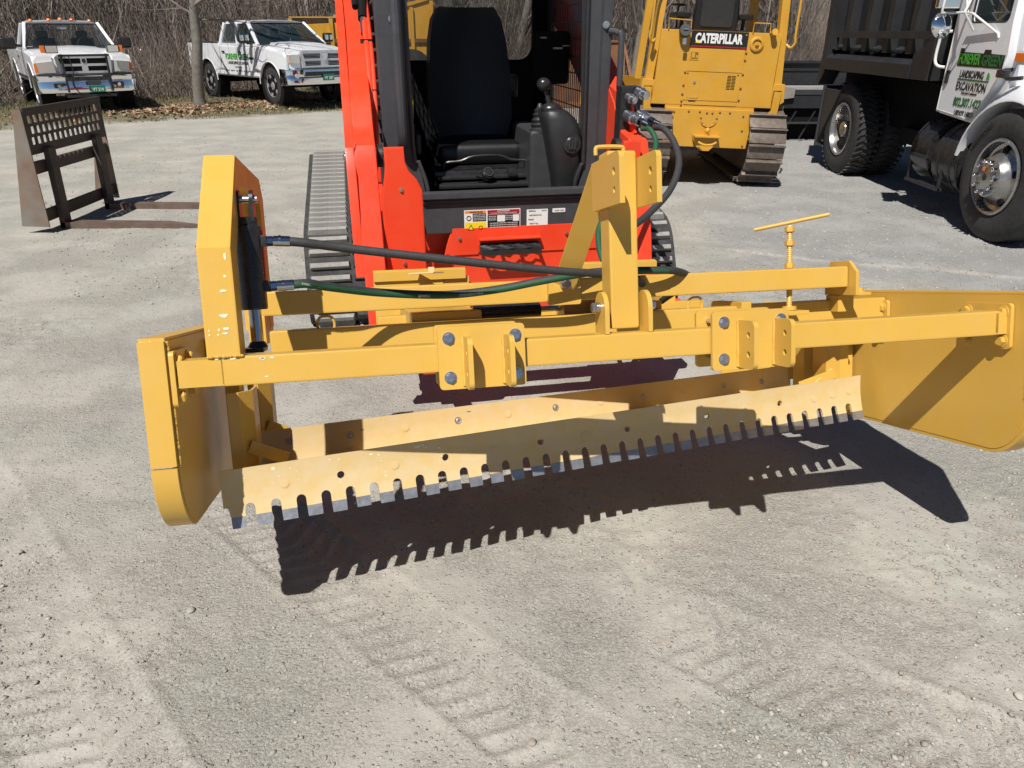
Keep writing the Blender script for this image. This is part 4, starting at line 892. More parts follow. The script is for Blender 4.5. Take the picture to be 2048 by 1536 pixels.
m = MB(); m.plate([(-.30, .98), (-.05, .98), (.05, 1.35), (-.22, 1.30)], .60, .62, 'x'); m.build('coupler_guard', 'red', cp)
m = MB(); m.plate([(-.38, 1.12), (-.24, 1.08), (-.20, 1.20), (-.28, 1.30)], .645, .655, 'x'); m.build('coupler_flap', 'red', cp)
def loophose(pts, r, name='feed_hose', mat='hose'):
    m = MB(); m.tube([Vector(p) for p in pts], r, 12, 8); return m.build(name, mat, K, smooth=60)
loophose([(.735, -.42, 1.150), (.755, -.50, 1.150), (.772, -.60, 1.10), (.745, -.75, 1.02), (.647, -.9, .923), (.478, -1.05, .84), (.32, -1.2, .80), (.24, -1.3, .70), (.24, -1.34, .58)], .0165)
loophose([(.668, -.42, 1.145), (.690, -.48, 1.145), (.694, -.56, 1.09), (.624, -.68, 1.02), (.43, -.86, .90), (.285, -1.0, .82), (.235, -1.15, .72), (.26, -1.3, .62)], .0135, 'feed_hose', 'hosegreen')
# right arm lower leg as seen beyond the mast is part of lift_arm; rear cooling hood
m = MB(); m.box(-.66, .62, 2.3, 2.42, .45, 1.20, .05); m.build('engine_door', 'red', K)
for o in protos: bpy.data.objects.remove(o)
protos.clear()
# ---------------------------------------------------------------- yellow bulldozer seen from behind
Dz = thing('bulldozer', 'yellow crawler bulldozer seen from behind, with a black and red nameplate under its seat', 'bulldozer',
           Matrix.Translation((2.14, 8.6, 0)) @ Matrix.Rotation(R(2.2), 4, 'Y') @ Matrix.Rotation(R(-1), 4, 'Z'))
m = MB(); m.plate([(-.64, 1.10), (-.665, .86), (.655, .86), (.64, 1.10), (.635, 1.60), (-.63, 1.60)], .0, .75, 'y', bev=.012); db = m.build('rear_tank', 'cat', Dz)
m = MB(); m.plate([(-.50, .86), (-.50, .82), (.47, .82), (.47, .86)], .0, .6, 'y'); m.plate([(-.50, .835), (-.495, .43), (.445, .43), (.47, .835)], -.03, .6, 'y', bev=.014); lb = m.build('transmission_case', 'cat', Dz)
def dpl(x0, x1, z0, z1, y, name, mat='cat', r=.006, th=.006, par=db):
    m = MB(); m.plate(rrect(x0, x1, z0, z1, r), y - th, y, 'y', bev=.0015); return m.build(name, mat, par)
pn = dpl(-.315, .275, 1.205, 1.43, -.001, 'rear_panel'); pn2 = dpl(-.315, .275, .915, 1.198, -.001, 'rear_panel')
dpl(-.30, .265, .868, .908, -.001, 'rear_panel')
sg = dpl(-.312, .285, 1.437, 1.598, -.002, 'nameplate', 'decal_black', .004, .010)
dpl(-.310, .283, 1.442, 1.455, -.0125, 'nameplate_stripe', 'decal_red', .001, .001)
text('nameplate_lettering', 'CATERPILLAR', 'decal_white', sg, (-.018, -.0125, 1.528), (1, 0, 0), (0, 0, 1), .098, .50, bold=.045, ext=.001)
m = MB(); m.plate([(-.265, 1.480), (-.215, 1.480), (-.240, 1.512)], -.0150, -.0138, 'y'); m.build('nameplate_triangle', 'decal_yellow', sg)
m = MB(); m.lathe([(.007, 0), (.007, .001), (.005, .001), (.005, 0)], (.262, -.013, 1.572), (0, -1, 0), 12); m.build('nameplate_mark', 'decal_white', sg)
lt = dpl(-.285, -.155, .935, 1.135, -.008, 'hatch', r=.02, th=.004, par=pn2); m = MB(); m.cyl((-.22, -.012, 1.10), (-.22, -.022, 1.10), .014, seg=12); m.build('latch', 'zinc', lt); m = MB(); m.tube([(-.265, -.012, .928), (-.26, -.018, .921), (-.19, -.018, .921), (-.185, -.012, .928)], .006, 6); m.build('hatch_hinge', 'cat', lt)
f = dpl(-.305, -.205, 1.315, 1.405, -.008, 'latch_plate', r=.003, th=.004, par=pn); m = MB(); m.box(-.292, -.218, -.0145, -.0115, 1.33, 1.39); m.build('latch_recess', 'rust', f); m = MB(); m.box(-.285, -.25, -.019, -.013, 1.335, 1.385, .002); m.box(-.24, -.222, -.019, -.013, 1.335, 1.36, .002); m.build('latch_lever', 'cat', f)
for i in range(10):
    for j in range(2): dpl(.13 + j * .048, .172 + j * .048, 1.035 + i * .0145, 1.042 + i * .0145, -.0072, 'vent_slot', 'void', .001, .0012, pn2)
rv = MB(); rv.sph((0, 0, 0), .0125, (1, 1, .6), 8, 5); rv = proto(rv, 'rivet', 'rust'); 
for x, z in [(-.33, z) for z in (1.19, 1.06, .97, .90, .86)] + [(.29, z) for z in (1.40, 1.33, 1.19, 1.05, .93)] + [(.24, 1.18), (-.30, 1.18)]: place_part(rv, db, (x, -.004, z), (0, -1, 0))
for x, z in [(-.40, .79), (-.24, .80), (-.12, .80), (-.04, .79), (.02, .79), (.10, .80), (.21, .80), (.36, .77), (-.42, .68), (.37, .62), (-.10, .735), (-.08, .685), (-.04, .655), (.02, .655), (.06, .685), (.075, .735), (-.44, .46), (.40, .46)]: place_part(rv, lb, (x, -.032, z), (0, -1, 0))
m = MB(); m.tube([(-.105, -.032, .735), (-.085, -.036, .68), (-.015, -.036, .648), (.06, -.036, .68), (.08, -.032, .735)], .005, 6, 4); m.build('curved_bead', 'cat', lb)
# filler cap, reel cover, hooks, rim
m = MB(); m.lathe([(.001, .07), (.058, .07), (.062, .06), (.062, .03), (.055, 0)], (-.395, -.02, 1.575), (0, -1, .35), 20); cpz = m.build('filler_cap', 'lgrey', db); m = MB(); m.box(-.415, -.375, -.105, -.09, 1.46, 1.52, .004); m.box(-.42, -.37, -.10, -.092, 1.60, 1.61, .002); m.build('cap_hasp', 'zinc', cpz)
m = MB(); m.lathe([(.072, 0), (.072, .016), (.060, .022), (.048, .022), (.045, .006), (.022, .006), (.022, .02), (.001, .022)], (.385, 0, 1.49), (0, -1, 0), 28); m.cyl((.385, -.02, 1.49), (.385, -.035, 1.49), .012, seg=6); m.build('round_cover', 'cat', db)
m = MB(); m.lathe([(.030, 0), (.030, .05), (.032, .052), (.032, .06), (.001, .06)], (.535, -.02, 1.60), (0, -1, .25), 16); m.build('breather', 'cat', db)
m = MB(); m.tube([(.325, -.01, 1.60), (.325, -.01, 1.69), (.50, .0, 1.69), (.505, -.01, 1.60)], .006, 6); m.tube([(-.56, -.01, 1.60), (-.565, -.01, 1.70), (-.33, .0, 1.69), (-.325, -.01, 1.60)], .006, 6); m.build('handrail', 'cat', db)
# hitch
m = MB(); m.plate([(-.165, .545), (.115, .545), (.115, .52), (.06, .44), (.02, .40), (-.07, .40), (-.12, .44), (-.165, .52)], -.10, -.03, 'y', bev=.01); hb = m.build('drawbar_block', 'cat', Dz)
m = MB(); m.box(-.165, .12, -.16, -.03, .545, .565, .006); m.lathe([(.012, 0), (.014, .03), (.028, .045), (.03, .06), (.02, .08), (.001, .088)], (-.02, -.09, .56), (0, 0, 1), 16); m.tube([(-.12, -.15, .50), (-.06, -.165, .475), (.02, -.165, .475), (.08, -.15, .50)], .013, 8, 3); m.build('drawbar_pin', 'cat', hb)
# rollover frame posts, with feet and bent fender arms
for s in (-1, 1):
    m = MB(); m.bar((s * .70, .10, 1.08), (s * .575, .12, 2.75), .085, .11, (0, 1, 0), .008); ps = m.build('roll_post', 'cat', Dz)
    m = MB(); m.bar((s * .665, 1.2, 1.05), (s * .56, 1.15, 2.75), .08, .10, (0, 1, 0), .008); m.build('roll_post', 'cat', Dz)
    m = MB(); m.plate([(s * .62, 1.10), (s * .77, 1.11), (s * .79, .93), (s * .75, .90), (s * .745, 1.04), (s * .66, 1.04), (s * .655, .90), (s * .62, .92)], .02, .18, 'y', bev=.008); m.build('post_foot', 'cat', ps)
    m = MB(); m.plate([(s * .665, 1.03), (s * .745, 1.03), (s * .735, .80), (s * .70, .745), (s * .56, .70), (s * .50, .65), (s * .485, .52), (s * .44, .52), (s * .43, .68), (s * .49, .765), (s * .63, .80), (s * .66, .84)], .0, .14, 'y', bev=.010); m.build('fender_arm', 'cat', Dz)
    m = MB(); m.tube([(s * .68, -.05, 2.1), (s * .735, -.08, 2.0), (s * .75, -.08, 1.60), (s * .76, -.08, 1.52), (s * .73, -.06, 1.47), (s * .69, -.02, 1.50)], .013, 8, 4); m.build('grab_rail', 'cat', ps)
m = MB(); m.box(-.68, .68, .0, 1.4, 2.75, 2.82, .03); m.build('canopy_roof', 'cat', Dz)
# seat and console seen from behind
m = MB(); m.plate([(-.24, 1.56), (.22, 1.56), (.235, 1.75), (.215, 1.95), (.17, 2.02), (-.19, 2.02), (-.235, 1.95), (-.25, 1.75)], .28, .40, 'y', bev=.03); se = m.build('seat_back', 'seat', Dz, smooth=60); m = MB(); m.plate(rrect(-.185, .165, 1.64, 1.96, .03), .265, .285, 'y', bev=.008); m.build('seat_pan', 'plastic', se)
m = MB(); m.box(-.40, .38, .35, .9, 1.50, 1.62, .03); m.build('seat_box', 'blackp', Dz)
for s in (-1, 1):
    m = MB(); m.box(min(s * .26, s * .42), max(s * .26, s * .42), .40, .85, 1.72, 1.78, .02, seg=3); m.cyl((s * .34, .5, 1.5), (s * .34, .5, 1.75), .02); m.build('armrest', 'seat', Dz)
m = MB(); m.sph((-.32, .9, 1.86), .10, (1, 1, .18), 16, 8); m.cyl((-.32, .9, 1.5), (-.32, .9, 1.86), .012); m.build('gauge_hood', 'blackp', Dz)
# engine hood, blade and C frame ahead
m = MB(); m.box(-.40, .38, .9, 2.3, .70, 1.30, .04); m.build('engine_hood', 'cat', Dz)
m = MB(); m.loft([[(x, 2.95 + .10 * math.sin(t * 3.1) - .05, .22 + .78 * t) for t in np.linspace(0, 1, 8)] + [(x, 3.01 + .10 * math.sin(t * 3.1) - .05, .22 + .78 * t) for t in np.linspace(1, 0, 8)] for x in (-1.22, 1.2)]); m.build('dozer_blade', 'cat', Dz, smooth=50)
m = MB(); m.box(-1.03, -.93, .8, 2.9, .28, .40, .01); m.box(.93, 1.03, .8, 2.9, .28, .40, .01); m.build('push_frame', 'cat', Dz)
# steel tracks with single grouser shoes
def steel_track(cx, w, par, y0, y1, z1, pitch=.155, r=.30):
    pts = [(y0, r, 0)]; Lb = y1 - y0; per = 2 * Lb + 2 * math.pi * r; n = int(per / pitch); out = []
    for i in range(n):
        s = (i + .5) * per / n
        if s < Lb: out.append((y0 + s, z1 - 2 * r, 0))
        elif s < Lb + math.pi * r: a = (s - Lb) / r; out.append((y1 + r * math.sin(a), z1 - r - r * math.cos(a), a))
        elif s < 2 * Lb + math.pi * r: out.append((y1 - (s - Lb - math.pi * r), z1, math.pi))
        else: a = (s - 2 * Lb - math.pi * r) / r; out.append((y0 - r * math.sin(a), z1 - r + r * math.cos(a), math.pi + a))
    return out
sm = MB(); L_ = .150
sm.box(-.20, .20, -L_ / 2, L_ / 2, -.014, .0, .002); sm.box(-.20, .20, -.072, -.058, -.052, -.012, .002)
o = sm.build('track_shoe', 'steeltrack'); shoe = o.data; bpy.data.objects.remove(o)
rvm = MB(); rvm.sph((0, 0, 0), .011, (1, 1, .6), 8, 5); o = rvm.build('shoe_bolt', 'steeltrack'); rvd = o.data; bpy.data.objects.remove(o)
for cx in (-.64, .64):
    tr = bpy.data.objects.new('track', None); col.objects.link(tr); tr.parent = Dz
    for k, (y, z, a) in enumerate(steel_track(cx, .45, tr, .18, 2.0, .78, r=.37)):
        M4 = Matrix.Translation((cx + (-.02 if cx > 0 else .02), y, z + .055)) @ Matrix.Rotation(a, 4, 'X'); s_ = addobj('track_shoe', shoe, tr, M4)
    m = MB(); m.box(cx - .10, cx + .10, .2, 2.0, .14, .60, .04); m.cyl((cx - .08, .18, .41), (cx + .08, .18, .41), .33, seg=28); m.cyl((cx - .08, 2.0, .41), (cx + .08, 2.0, .41), .33, seg=28); m.build('track_frame', 'steeltrack', tr)
for o in protos: bpy.data.objects.remove(o)
protos.clear()

# rusty bucket and the dirt behind
Bk = thing('loader_bucket', 'rusty steel loader bucket standing on its edge beyond the orange loader', 'bucket', Matrix.Translation((1.45, 11.6, .62)))
m = MB(); m.plate([(-.95, 0), (.12, 0), (.18, .83), (-.95, .83)], .32, .36, 'y', bev=.004); m.build('back_wall', 'rust', Bk)
m = MB(); m.plate([(.0, .05), (.40, .0), (.38, .83), (.30, .80)], .0, .02, 'x', M4=Matrix.Translation((.18, 0, 0))); m.loft([[(.17, .32, .83), (.20, .32, .83), (.40, -.12, 0), (.34, -.12, 0)], [(.17, .36, .83), (.20, .36, .83), (.42, .1, 0), (.34, .1, 0)]]); m.build('side_wall', 'rust', Bk)
m = MB(); m.box(-.95, .36, -.30, .34, -.02, .01, .003); m.build('cutting_edge', 'rust', Bk)
m = MB(); m.box(-.95, .16, .30, .37, .825, .86, .006); m.build('top_rib', 'rust', Bk)
def mound(name, label, x, y, sx, sy, h, mt, seed, kind='structure', cat=None):
    X, Y = np.meshgrid(np.linspace(-1, 1, 46), np.linspace(-1, 1, 34)); Rr = np.sqrt(X ** 2 + Y ** 2)
    Z = np.clip(1 - Rr ** 2, -.05, 1) * h * (.75 + .5 * fbm(X * 3 + seed, Y * 3, 1.4, 4, seed)) + (fbm(X * 9 + 4, Y * 9, 2, 3, seed) - .5) * h * .16
    gz = ground_z(x + X * sx, y + Y * sy); Zg = np.where(Rr < 1, Z + gz - .01, gz - .08)
    V = np.stack([x + X * sx, y + Y * sy, Zg], -1).reshape(-1, 3); ny, nx = X.shape; i = np.arange(nx * ny).reshape(ny, nx)
    F = np.stack([i[:-1, :-1], i[:-1, 1:], i[1:, 1:], i[1:, :-1]], -1).reshape(-1, 4)
    me = bpy.data.meshes.new(name); me.from_pydata(V.tolist(), [], F.tolist()); me.shade_smooth(); me.materials.append(mt); o = addobj(name, me); tag(o, label, cat, kind=kind); return o
dirt = paint('pile_dirt', (.16, .14, .12), (.24, .21, .18), rough=.95, scale=6, dust=.5, dustc=(.32, .28, .24), bump=.6)
mound('dirt_bank', None, 1.6, 14.0, 2.6, 1.4, .75, dirt, 3)

# ---------------------------------------------------------------- black flatbed trailer with ramp
Tr = thing('flatbed_trailer', 'black steel trailer with grey plank deck, standing between the bulldozer and the dump truck', 'trailer', Matrix.Translation((5.2, 12.4, 0)))
m = MB(); m.box(-1.6, 1.6, .0, .06, .50, .74, .006); m.box(-1.6, 1.6, .1, .9, .50, .56, .004); m.build('trailer_frame', 'dumpblack', Tr)
for i in range(4): m = MB(); m.box(-.80, 1.6, .02 + i * .17, .17 + i * .17, .745, .775, .004); m.build('deck_plank', 'wood', Tr)
m = MB(); m.plate([(-1.6, .56), (-.80, .66), (-.80, .80), (-1.6, .90)], -.06, .0, 'y', bev=.004); m.build('weathered_beam', 'wood', Tr)
m = MB(); m.box(-.80, 1.6, -.012, .0, .70, .775, .002); m.build('deck_edge', 'lgrey', Tr)
m = MB(); m.box(-1.6, 1.6, .95, 1.05, 1.00, 1.14, .006); m.box(-1.6, 1.6, .90, .95, 1.12, 1.16, .004); m.build('top_rail', 'dumpblack', Tr)
m = MB(); hs = []
for r_ in range(4):
    for c_ in range(21): hs.append(rrect(-1.5 + c_ * .145 + (r_ % 2) * .07, -1.488 + c_ * .145 + (r_ % 2) * .07, .80 + r_ * .048, .832 + r_ * .048, .003, 1))
m.plate([(-1.6, .775), (1.6, .775), (1.6, 1.0), (-1.6, 1.0)], .97, 1.0, 'y', holes=hs); m.build('perforated_panel', 'dumpblack', Tr)
m = MB(); m.box(-1.6, 1.6, .30, .36, .0, .50); m.box(-1.6, 1.6, .05, .10, .30, .36); m.build('understructure', 'void', Tr)
m = MB()
for i in range(10): m.bar((-1.5 + i * .3, .02, .04), (-1.3 + i * .3, .04, .46), .02, .02)
m.build('ramp_bars', 'dumpblack', Tr)
m = MB(); m.box(-1.6, 1.2, -.03, .0, .27, .30, .002); m.build('lower_rail', 'lgrey', Tr)

# ---------------------------------------------------------------- dump truck, near side at x = 3.95
RT = Vector((4.95, 7.9, 0))
Tk = thing('dump_truck', 'white cab dump truck with black dump body and green lettering on its door', 'dump truck', Matrix.Translation(RT))
def OF(m): bmesh.ops.translate(m.bm, verts=m.bm.verts, vec=-RT); return m
XS = 3.95
def truck_tyre(name_parent, x_out, w, y, z, r, rr, tread, facing=-1):
    """tyre whose outer face is at x_out, body towards +x"""
    m = MB(); f = 1
    prof = [(rr, .02 * f), (rr + .03, .0), (rr + .10, -.004), (r - .10, -.004), (r - .035, .010), (r, .045), (r, w - .045), (r - .035, w - .01), (rr + .05, w), (rr, w - .02)]
    m.lathe(prof, (x_out - RT.x, y - RT.y, z), (1, 0, 0), 56); ty = m.build('tyre', 'tyre', name_parent, smooth=40)
    if tread:
        n = 46
        b = MB(); b.box(-.055, .055, -.011, .011, 0, .013, .003); b.box(.03, .055, -.03, .011, 0, .013, .002); o = b.build('tread_block', 'tyre'); bd = o.data; bpy.data.objects.remove(o)
        allm = MB()
        for i in range(n):
            for j, (xx, tw) in enumerate(((.055, .35), (.155, -.35), (w - .055, .35))):
                a = 6.28318 * (i + .33 * j) / n
                tt = bmesh.new(); tt.from_mesh(bd)
                M4 = Matrix.Translation((x_out - RT.x + xx, y - RT.y + math.cos(a) * r, z + math.sin(a) * r)) @ Matrix.Rotation(a - math.pi / 2, 4, 'X') @ Matrix.Rotation(tw, 4, 'Z')
                allm._merge(tt, M4)
        t_ = allm.build('tread_blocks', 'tyre', ty); tag(t_, kind='stuff')
    return ty
# front wheel
FY, FZ, FR = 6.20, .52, .525
fw = truck_tyre(Tk, XS, .29, FY, FZ, FR, .30, False)
m = MB(); m.lathe([(.300, .03), (.305, .0), (.292, -.012), (.280, -.006), (.276, .03), (.268, .06), (.235, .075), (.225, .04), (.19, .02), (.165, -.035), (.158, -.055), (.10, -.060), (.095, -.075), (.02, -.082), (.001, -.082)], (XS - RT.x, FY - RT.y, FZ), (1, 0, 0), 56); rim = m.build('rim', 'rimchrome', fw, smooth=50)
nutm = MB(); nutm.cyl((0, 0, 0), (0, 0, .035), .017, seg=10); nutm.sph((0, 0, .035), .017, u=10, v=6); o = nutm.build('wheel_nut', 'chrome'); nutd = o.data; bpy.data.objects.remove(o)
for i in range(10):
    a = 6.28318 * i / 10; M4 = Matrix.Translation((XS - RT.x - .055, FY - RT.y + .128 * math.cos(a), FZ + .128 * math.sin(a))) @ Matrix.Rotation(R(-90), 4, 'Y'); addobj('wheel_nut', nutd, rim, M4)
for i in range(5):
    a = 6.28318 * (i + .3) / 5; m = MB(); m.lathe([(.001, 0), (.032, 0), (.034, .002)], (XS - RT.x + .038, FY - RT.y + .222 * math.cos(a), FZ + .222 * math.sin(a)), (-1, 0, 0), 16); m.cyl((XS - RT.x + .02, FY - RT.y + .215 * math.cos(a), FZ + .215 * math.sin(a)), (XS - RT.x + .06, FY - RT.y + .215 * math.cos(a), FZ + .215 * math.sin(a)), .030, seg=18); m.build('hand_hole', 'void', rim)
m = MB(); m.cyl((XS - RT.x - .084, FY - RT.y, FZ), (XS - RT.x - .078, FY - RT.y, FZ), .028, seg=20); m.build('hub_port', 'plastic', rim)
m = MB(); m.box(XS - RT.x - .083, XS - RT.x - .079, FY - RT.y + .01, FY - RT.y + .05, FZ + .045, FZ + .075); m.build('hub_sticker', 'decal_orange', rim)
text('tyre_lettering', 'FIRESTONE', 'plastic', fw, (XS - RT.x - .0055, FY - RT.y + .30, FZ + .285), (0, -.69, .72), (0, .72, .69), .045, .30, bold=.03, ext=.002)
# rear duals
RY, RZ = 9.50, .52
rw = truck_tyre(Tk, XS + .05, .27, RY, RZ, .525, .30, True)
m = MB(); m.lathe([(.300, .03), (.304, .002), (.290, -.006), (.280, .0), (.262, .05), (.255, .17), (.10, .18), (.095, .06), (.08, .03), (.001, .028)], (XS + .05 - RT.x, RY - RT.y, RZ), (1, 0, 0), 48); rr_ = m.build('rim', 'rimchrome', rw, smooth=50)
truck_tyre(Tk, XS + .37, .27, RY, RZ, .525, .30, True)
truck_tyre(Tk, 5.35, .27, RY, RZ, .525, .30, False); truck_tyre(Tk, 5.70, .27, FY, FZ, .525, .30, False)
m = MB(); m.box(XS + .35, 5.9, RY - .06, RY + .06, RZ - .06, RZ + .06); m.box(4.35, 4.50, 5.3, 10.4, .62, .88); m.box(5.35, 5.5, 5.3, 10.4, .62, .88); m.box(4.3, 5.6, 7.6, 10.3, .88, 1.12); m.box(4.25, 5.7, 7.0, 8.5, .50, .66); OF(m).build('chassis', 'void', Tk)
m = MB(); m.plate([(RY + .10, .95), (RY + .62, .95), (RY + .62, .30), (RY + .58, .30)], XS + .02, XS + .60, 'x', bev=.002); m.box(XS + .0, XS + .65, RY + .58, RY + .60, .25, .98, .002); OF(m).build('mud_flap', 'lgrey', Tk)
# fuel tank with step
m = MB(); m.cyl((XS + .33, 6.78, .53), (XS + .33, 7.22, .53), .33, seg=36, bev=.02); tk = OF(m).build('fuel_tank', 'blackp', Tk)
m = MB(); m.cyl((XS + .30, 7.27, .56), (XS + .30, 7.62, .56), .31, seg=36, bev=.02); OF(m).build('air_tank', 'blackp', Tk)
m = MB(); m.box(XS - .03, XS + .06, 7.28, 7.60, .50, .53, .003); m.box(XS + .0, XS + .06, 7.0, 7.62, .25, .28, .003); m.box(XS + .01, XS + .03, 7.0, 7.03, .25, .6, .003); m.box(XS + .01, XS + .03, 7.58, 7.61, .25, .6, .003); OF(m).build('step_plate', 'plastic', tk)
m = MB(); 
for yy in (6.90, 7.10): m.cyl((XS + .33 - .0, yy - .012, .53), (XS + .33, yy + .012, .53), .336, seg=36)
OF(m).build('tank_strap', 'plastic', tk)
# cab with door and window
prof = [(7.40, .90), (6.78, .86), (6.60, .95), (6.46, 1.15), (6.38, 1.45), (6.42, 1.62), (6.46, 2.35), (7.30, 2.40), (7.42, 2.35), (7.42, .95)]
m = MB(); m.plate(prof, 4.02, 5.9, 'x', bev=.03); cb = OF(m).build('cab', 'white', Tk, smooth=45)
door = [(7.33, .93), (6.84, .90), (6.66, 1.05), (6.52, 1.22), (6.46, 1.42), (6.50, 1.66), (6.53, 2.30), (7.33, 2.33)]
wn_ = rrect(6.56, 7.10, 1.665, 2.20, .05, 5)
m = MB(); m.plate(door, XS + .005, XS + .075, 'x', holes=[wn_]); dr = OF(m).build('door', 'white', cb, smooth=30)
m = MB(); m.plate(wn_, XS + .030, XS + .036, 'x'); OF(m).build('side_window', 'glassd', dr)
m = MB(); m.tube([(XS + .012, y, z) for y, z in wn_] + [(XS + .012, wn_[0][0], wn_[0][1])], .009, 6); OF(m).build('window_seal', 'plastic', dr)
m = MB(); m.tube([(XS + .006, 7.32, 1.9), (XS + .006, 7.32, .945), (XS + .006, 6.86, .915)], .0045, 6); OF(m).build('door_edge', 'decal_white', dr)
m = MB(); m.plate(rrect(7.235, 7.275, 1.17, 1.28, .008), XS - .012, XS + .004, 'x', bev=.004); OF(m).build('door_handle', 'plastic', dr)
def dt(body, mat, y, z, h, w, bold=.02, sh=0, name='door_lettering'):
    return text(name, body, mat, dr, (XS + .003 - RT.x, y - RT.y, z), (0, -1, 0), (0, 0, 1), h, w, bold=bold, ext=.0015, shear=sh)
m = MB(); m.plate([(7.155, 1.322), (6.485, 1.322), (6.485, 1.425), (6.68, 1.43), (6.69, 1.46), (6.78, 1.46), (6.79, 1.43), (7.08, 1.435), (7.09, 1.465), (7.15, 1.465)], XS + .003, XS + .0045, 'x'); OF(m).build('lettering_outline', 'decal_black', dr)
text('door_lettering', 'FOREVER', 'decal_green', dr, (XS + .001 - RT.x, 6.975 - RT.y, 1.382), (0, -1, 0), (0, 0, 1), .088, .32, bold=.025, ext=.0015)
text('door_lettering', 'GREEN', 'decal_dgreen', dr, (XS + .001 - RT.x, 6.645 - RT.y, 1.378), (0, -1, 0), (0, 0, 1), .088, .28, bold=.025, ext=.0015)
dt('LANDSCAPING', 'decal_black', 6.89, 1.262, .062, .36, .02); dt('&', 'decal_green', 6.64, 1.26, .055, .05, .05)
m = MB(); m.box(XS + .0025, XS + .0045, 6.62, 7.09, 1.211, 1.223); OF(m).build('lettering_bar', 'decal_dgreen', dr)
dt('EXCAVATION', 'decal_black', 6.86, 1.165, .070, .45, .02); dt('WOLCOTT, VERMONT', 'decal_black', 6.86, 1.108, .018, .24, .01)
dt('802.307.1427', 'decal_dgreen', 6.86, 1.035, .075, .42, .03); dt('USDOT 148331', 'decal_black', 6.87, .945, .044, .30, .02)
m = MB(); m.plate(rrect(6.27, 6.40, 1.385, 1.445, .008), XS + .03, XS + .055, 'x', bev=.003); OF(m).build('marker_light', 'amber', cb)
m = MB(); m.plate([(6.26, 1.46), (6.28, 1.36), (6.40, 1.36), (6.42, 1.46)], 4.0, 4.01, 'x'); OF(m).build('lamp_base', 'white', cb)
m = MB(); m.box(4.1, 5.8, 6.45, 6.50, 1.75, 2.3); OF(m).build('windscreen', 'glassd', cb)
# hood with flared wheel arch
hs_ = []
for y, zt, hw in ((6.55, 1.62, .80), (6.2, 1.56, .80), (5.7, 1.46, .78), (5.2, 1.34, .74)):
    c = 4.98; hs_.append([(c - hw, y, .95), (c - hw, y, 1.1), (c - hw + .06, y, zt - .16), (c - hw + .2, y, zt - .04), (c, y, zt), (c + hw - .2, y, zt - .04), (c + hw - .06, y, zt - .16), (c + hw, y, 1.1), (c + hw, y, .95)])
m = MB(); m.loft(hs_); hd = OF(m).build('hood', 'white', Tk, smooth=60)
ri = .58
m = MB(); secs = []
for i in range(21):
    a = R(172 - i * 8.2); co, si = math.cos(a), math.sin(a); k = 1.06 if co < 0 else 1.0; ro = ri + .035 + .10 * max(0, si) ** 3
    y_ = lambda r: FY - co * r * k; z_ = lambda r: FZ + si * r
    secs.append([(4.35, y_(ro), z_(ro + .02)), (XS + .14, y_(ro), z_(ro + .01)), (XS + .04, y_(ro - .02), z_(ro - .02)), (XS - .01, y_(ri + .02), z_(ri + .015)), (XS - .01, y_(ri), z_(ri)), (XS + .02, y_(ri), z_(ri)), (4.35, y_(ri + .012), z_(ri + .012))])
m.loft(secs); OF(m).build('wheel_arch', 'white', hd, smooth=60)
m = MB(); m.box(4.30, 4.40, 5.35, 6.9, .45, 1.15); OF(m).build('arch_liner', 'void', hd)
m = MB(); m.tube([(XS + .10, 6.46, 1.32), (XS - .02, 6.44, 1.31), (XS - .02, 6.34, 1.26), (XS + .02, 6.22, 1.27)], .016, 8, 3); m.box(XS - .04, XS + .02, 6.38, 6.48, 1.26, 1.32, .01); OF(m).build('hood_latch', 'blackp', hd)
# mirror and its arms
m = MB(); m.box(3.46, 3.64, 6.74, 6.80, 1.765, 2.25, .015, M4=None); mr = OF(m).build('mirror', 'chrome', Tk)
m = MB(); m.lathe([(.001, -.03), (.05, -.026), (.085, -.012), (.102, .008), (.102, .014), (.09, .03), (.04, .05), (.001, .055)], (3.55, 6.78, 1.645), (-.30, .95, -.15), 32); OF(m).build('convex_mirror', 'chrome', mr, smooth=60)
for pts in ([(3.52, 6.70, 2.3), (3.49, 6.72, 1.80), (3.50, 6.74, 1.735), (3.62, 6.84, 1.735), (3.80, 6.95, 1.74), (3.90, 7.0, 1.735), (3.95, 6.65, 1.58), (3.955, 6.64, 1.55)], [(3.80, 6.95, 1.74), (3.93, 6.98, 1.60)], [(3.80, 6.95, 1.74), (3.90, 7.05, 1.9), (3.96, 7.1, 2.1)], [(3.86, 7.0, 1.72), (3.90, 7.2, 1.95), (3.95, 7.3, 2.2)]):
    m = MB(); m.tube(pts, .0095, 8); OF(m).build('mirror_arm', 'lens' if 0 else 'decal_white', mr)
m = MB(); m.tube([(XS + .03, 7.40, 1.60), (XS - .03, 7.45, 1.58), (XS - .035, 7.47, 1.5), (XS - .035, 7.47, 1.36), (XS - .02, 7.43, 1.31), (XS + .02, 7.38, 1.30)], .013, 8, 3); OF(m).build('grab_handle', 'decal_white', cb)
